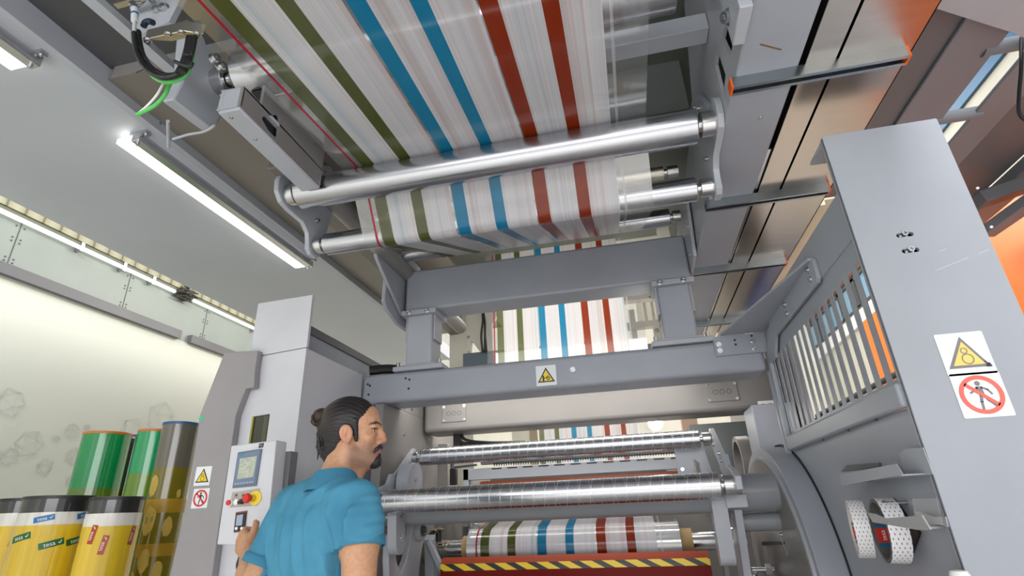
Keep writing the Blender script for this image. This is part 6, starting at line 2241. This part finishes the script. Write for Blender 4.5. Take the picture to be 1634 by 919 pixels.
def hair_tint(P):
    q = (P - HC) @ HA.T / HS
    a = np.arctan2(q[:, 1], q[:, 2] - BUN[2] + 0.10)
    s = np.sin(a * 60 + 3 * np.sin(q[:, 0] * 30)) * 0.5 + np.sin(a * 131 + q[:, 0] * 20) * 0.3 + np.sin(a * 211 + q[:, 0] * 55) * 0.25
    t = np.clip(0.5 + 0.5 * s, 0, 1)[:, None] ** 1.8
    bun = np.exp(-((q[:, 0] - BUN[0]) ** 2 + (q[:, 2] - BUN[2]) ** 2) / 0.003)[:, None]
    c = np.array(C(12, 11, 13)[:3]) * (1 - t) + np.array(C(56, 52, 54)[:3]) * t
    return c * (1 - bun * .6) + np.array(C(66, 52, 42)[:3]) * bun * .6


HR.mesh('hair', HM.m, man, hair_tint, 1)
# moustache, chin beard
BD = Field(H(0.07, 0, -0.09) - 0.11, H(0.07, 0, -0.09) + 0.11, 0.0022)
for s in (1, -1):
    BD.chain([H(0.1035, s * 0.003, -0.0530), H(0.1015, s * 0.014, -0.0550), H(0.093, s * 0.027, -0.0650), H(0.087, s * 0.033, -0.0760)], [0.0062, 0.0068, 0.0062, 0.0034], 0.005)
    BD.cap(H(0.088, s * 0.008, -0.103), H(0.066, s * 0.021, -0.106), 0.014, 0.010, 0.012)
BD.ell(H(0.085, 0, -0.106), np.array((0.021, 0.024, 0.018)) * HS, HA, 0.012)
BD.ell(H(0.076, 0, -0.114), np.array((0.024, 0.026, 0.016)) * HS, HA, 0.012)
BD.cap(H(0.0995, 0, -0.0830), H(0.094, 0, -0.096), 0.0055, 0.010, 0.006)
g = np.meshgrid(*BD.ax, indexing='ij')
BD.F += (0.0013 * np.sin(g[0] * 900 + 2 * np.sin(g[2] * 500)) * np.sin(g[2] * 800 + 2 * np.sin(g[1] * 600)) * np.sin(g[1] * 850)).astype(np.float32)
BM = NT('black_beard')
BM.l(BM.ramp(BM.noise(BM.coord((1, 1, .5)), 500, 2), [(0.3, C(16, 16, 18)), (0.7, C(50, 48, 50))]), BM.b.inputs['Base Color'])
BM.bump(BM.noise(BM.coord(), 420, 2), 0.5, 0.002)
BM.set(Roughness=0.5)
BD.mesh('beard', BM.m, man, None, 0)

# polo shirt
SH = Field((-1.5, 1.30, 0.70), (-0.55, 2.10, 1.66), 0.0042)
torso(SH, 0.012, 0.05)
SH.ell(T_(0.005, 0, -0.44), (0.125, 0.170, 0.24), TA, 0.06)
for S, E_, near in ((SLs, EL, 0.0), (SR, ER, 1.0)):
    S2 = S + (-TF * 0.012 + TL * -0.008) * near
    SH.cap(S2, S2 + (E_ - S2) * 0.32, 0.067, 0.069, 0.022)
    SH.cap(S2 + (E_ - S2) * 0.2, S2 + (E_ - S2) * 0.90, 0.068, 0.066, 0.012)


def cutplane(f, p, n, lo, hi, k=0.004):
    sl, g = f.region(lo, hi)
    d = sum((g[i] - p[i]) * n[i] for i in range(3))
    a = f.F[sl]
    f.F[sl] = np.maximum(a, d.astype(np.float32))


def shirt_sleeve_cut(S, E_, fr):
    d = unit(E_ - S)
    p = S + (E_ - S) * fr
    # only the part of the grid around the sleeve end
    sl, g = SH.region(p - 0.16, p + 0.16)
    q = [g[i] - p[i] for i in range(3)]
    along = sum(q[i] * d[i] for i in range(3))
    rad = np.sqrt(np.maximum(sum(q[i] ** 2 for i in range(3)) - along ** 2, 0))
    tor = np.stack([g[i] - TM[i] for i in range(3)], -1) @ TA.T
    keep = (np.abs(tor[..., 1]) < 0.165) & (np.abs(tor[..., 0]) < 0.16)
    a = SH.F[sl]
    cut = np.where(keep, -1.0, along)
    SH.F[sl] = np.maximum(a, cut.astype(np.float32))


shirt_sleeve_cut(SLs, EL, 0.78)
shirt_sleeve_cut(SR, ER, 0.47)
# neck opening
SH.cap(T_(0.012, -0.034, 0.03), H(-0.015, 0, -0.06), 0.058, 0.078, 0.01, sub=True)
# folds
g = np.meshgrid(*SH.ax, indexing='ij')
q = np.stack([g[i] - TM[i] for i in range(3)], -1) @ TA.T
bk = np.clip(-q[..., 0] * 14 + 0.2, 0, 1)


def TP(px, py, x=-0.10):
    """photo point carried onto the plane of his back: (across, up)"""
    r = RC.T @ np.array([(px - CX) / FPX, -(py - CY) / FPX, 1.0])
    o_ = np.array([0, 0, CZ]) - TM
    t = (x - o_ @ TF) / (r @ TF)
    p = o_ + r * t
    return p @ TL, p @ TU


def fold(p0, p1, w_, amp, x=-0.10, mask=None):
    (y0, z0), (y1, z1) = TP(*p0, x), TP(*p1, x)
    dy, dz = y1 - y0, z1 - z0
    L2 = dy * dy + dz * dz
    t = ((q[..., 1] - y0) * dy + (q[..., 2] - z0) * dz) / L2
    d = ((q[..., 1] - y0) * dz - (q[..., 2] - z0) * dy) / math.sqrt(L2)
    env = np.clip(np.minimum(t, 1 - t) * 4 + 0.25, 0, 1)
    w_ = w_ * 1.5
    amp = amp * 1.7
    pr_ = np.exp(-(d / w_) ** 2) - 0.75 * np.exp(-((d - 1.9 * w_) / (1.2 * w_)) ** 2)
    SH.F -= (amp * env * pr_ * (bk if mask is None else mask)).astype(np.float32)


for f_ in (((474, 778), (487, 798), .009, .005), ((512, 772), (488, 800), .010, .006), ((486, 796), (484, 919), .011, .006), ((497, 800), (497, 919), .010, .005), ((468, 800), (462, 919), .012, .005),
           ((440, 790), (440, 900), .010, .006), ((520, 790), (528, 900), .012, .005), ((545, 760), (520, 800), .012, .005), ((548, 800), (540, 862), .009, .007), ((512, 850), (508, 930), .012, .004),
           ((535, 770), (508, 792), .010, .004), ((452, 775), (446, 830), .010, .004)):
    fold(*f_)
near_m = np.clip((-q[..., 1] - 0.09) * 30, 0, 1)
for f_ in (((556, 800), (590, 780), .007, .004), ((553, 816), (596, 796), .008, .005), ((551, 832), (600, 812), .008, .005), ((560, 846), (604, 826), .008, .004), ((575, 770), (598, 776), .007, .003)):
    fold(*f_, x=-0.07, mask=near_m)
SM = NT('blue_polo_cotton')
v = SM.coord()
n1 = SM.noise(v, 700, 2)
n2 = SM.noise(v, 9, 3)
SM.l(SM.ramp(n2, [(0.3, C(68, 130, 160)), (0.7, C(80, 145, 175))]), SM.b.inputs['Base Color'])
SM.bump(n1, 0.35, 0.001)
SM.set(Roughness=0.85, Specular_IOR_Level=0.15)
shirt = SH.mesh('polo_shirt', SM.m, man, None, 2)
# collar: a folded band around the neck
CM = NT('polo_collar_cotton')
CM.set(Base_Color=C(64, 126, 156), Roughness=0.85, Specular_IOR_Level=0.2)
CM.bump(CM.noise(CM.coord(), 700, 2), 0.3, 0.001)
nb = T_(0.002, -0.046, 0.058)
CU = unit(TU + TL * 0.10 + unit(neck0 - nb) * 0.15)
print('collar', proj(nb), proj(neck0), proj(TM), proj(neck1))
CF = unit(TF - CU * (TF @ CU))
CL = np.cross(CU, CF)
mb = MB()
vs, fs = [], []
N = 48
prof_c = [(-0.006, 0.070), (0.026, 0.064), (0.036, 0.0635), (0.039, 0.067), (0.024, 0.074), (0.000, 0.086), (-0.016, 0.095), (-0.020, 0.095), (-0.018, 0.089)]
for i in range(N + 1):
    a = PI + (-0.86 + 1.72 * i / N) * PI                     # open at the throat
    c_, s_ = math.cos(a), math.sin(a)
    for (h, r) in prof_c:
        rr = r * (1.0 + (0.10 if r > 0.08 else 0.0) * abs(s_))
        p = nb + CF * c_ * rr + CL * s_ * rr + CU * (h - 0.016 * max(0, c_) - (0.012 * abs(s_) if r > 0.09 else 0))
        vs.append(tuple(p))
m_ = len(prof_c)
for i in range(N):
    for j in range(m_):
        k = (j + 1) % m_
        fs.append((i * m_ + j, i * m_ + k, (i + 1) * m_ + k, (i + 1) * m_ + j))
fs += [tuple(range(m_)), tuple(reversed(range(N * m_, N * m_ + m_)))]
mb._add(vs, fs)
obj('shirt_collar', mb, CM.m, shirt, smooth=70)
# sleeve hems
for S, E_, fr in ((SLs, EL, 0.78), (SR, ER, 0.47)):
    d = unit(E_ - S)
    p = S + (E_ - S) * fr
    obj('sleeve_hem', MB().lathe(p - d * 0.028, d, [(0, 0.0705), (0.002, 0.0728), (0.027, 0.0728), (0.029, 0.070), (0.027, 0.066), (0.0, 0.066)], 48, closed=True), CM.m, shirt, smooth=60)
# trousers and shoes
TR = Field((-1.5, 1.30, 0.05), (-0.55, 2.15, 0.98), 0.010)
TR.ell(T_(0.0, 0, -0.53), (0.128, 0.178, 0.14), TA, 0.05)
for hp, kn, an in ((hipL, kneeL, ankL), (hipR, kneeR, ankR)):
    TR.chain([hp, hp * .5 + kn * .5, kn, kn * .5 + an * .5, an], [0.102, 0.095, 0.078, 0.072, 0.066], 0.04)
TR.mesh('trousers', plain('dark_trousers', C(44, 48, 58), 0.8), man, None, 2)
for an in (ankL, ankR):
    SHO = Field(an - 0.25, an + 0.30, 0.007)
    SHO.cap(an - [0, 0, .045], an + TF * 0.15 - [0, 0, .052], 0.044, 0.036, 0.03)
    SHO.cap(an - [0, 0, .045], an - TF * 0.045 - [0, 0, .048], 0.042, 0.040, 0.03)
    sl, gg = SHO.region(an - 0.25, an + 0.30)
    SHO.F[sl] = np.maximum(SHO.F[sl], (0.002 - gg[2]).astype(np.float32))
    SHO.mesh('shoe', BLACK, man, None, 1)
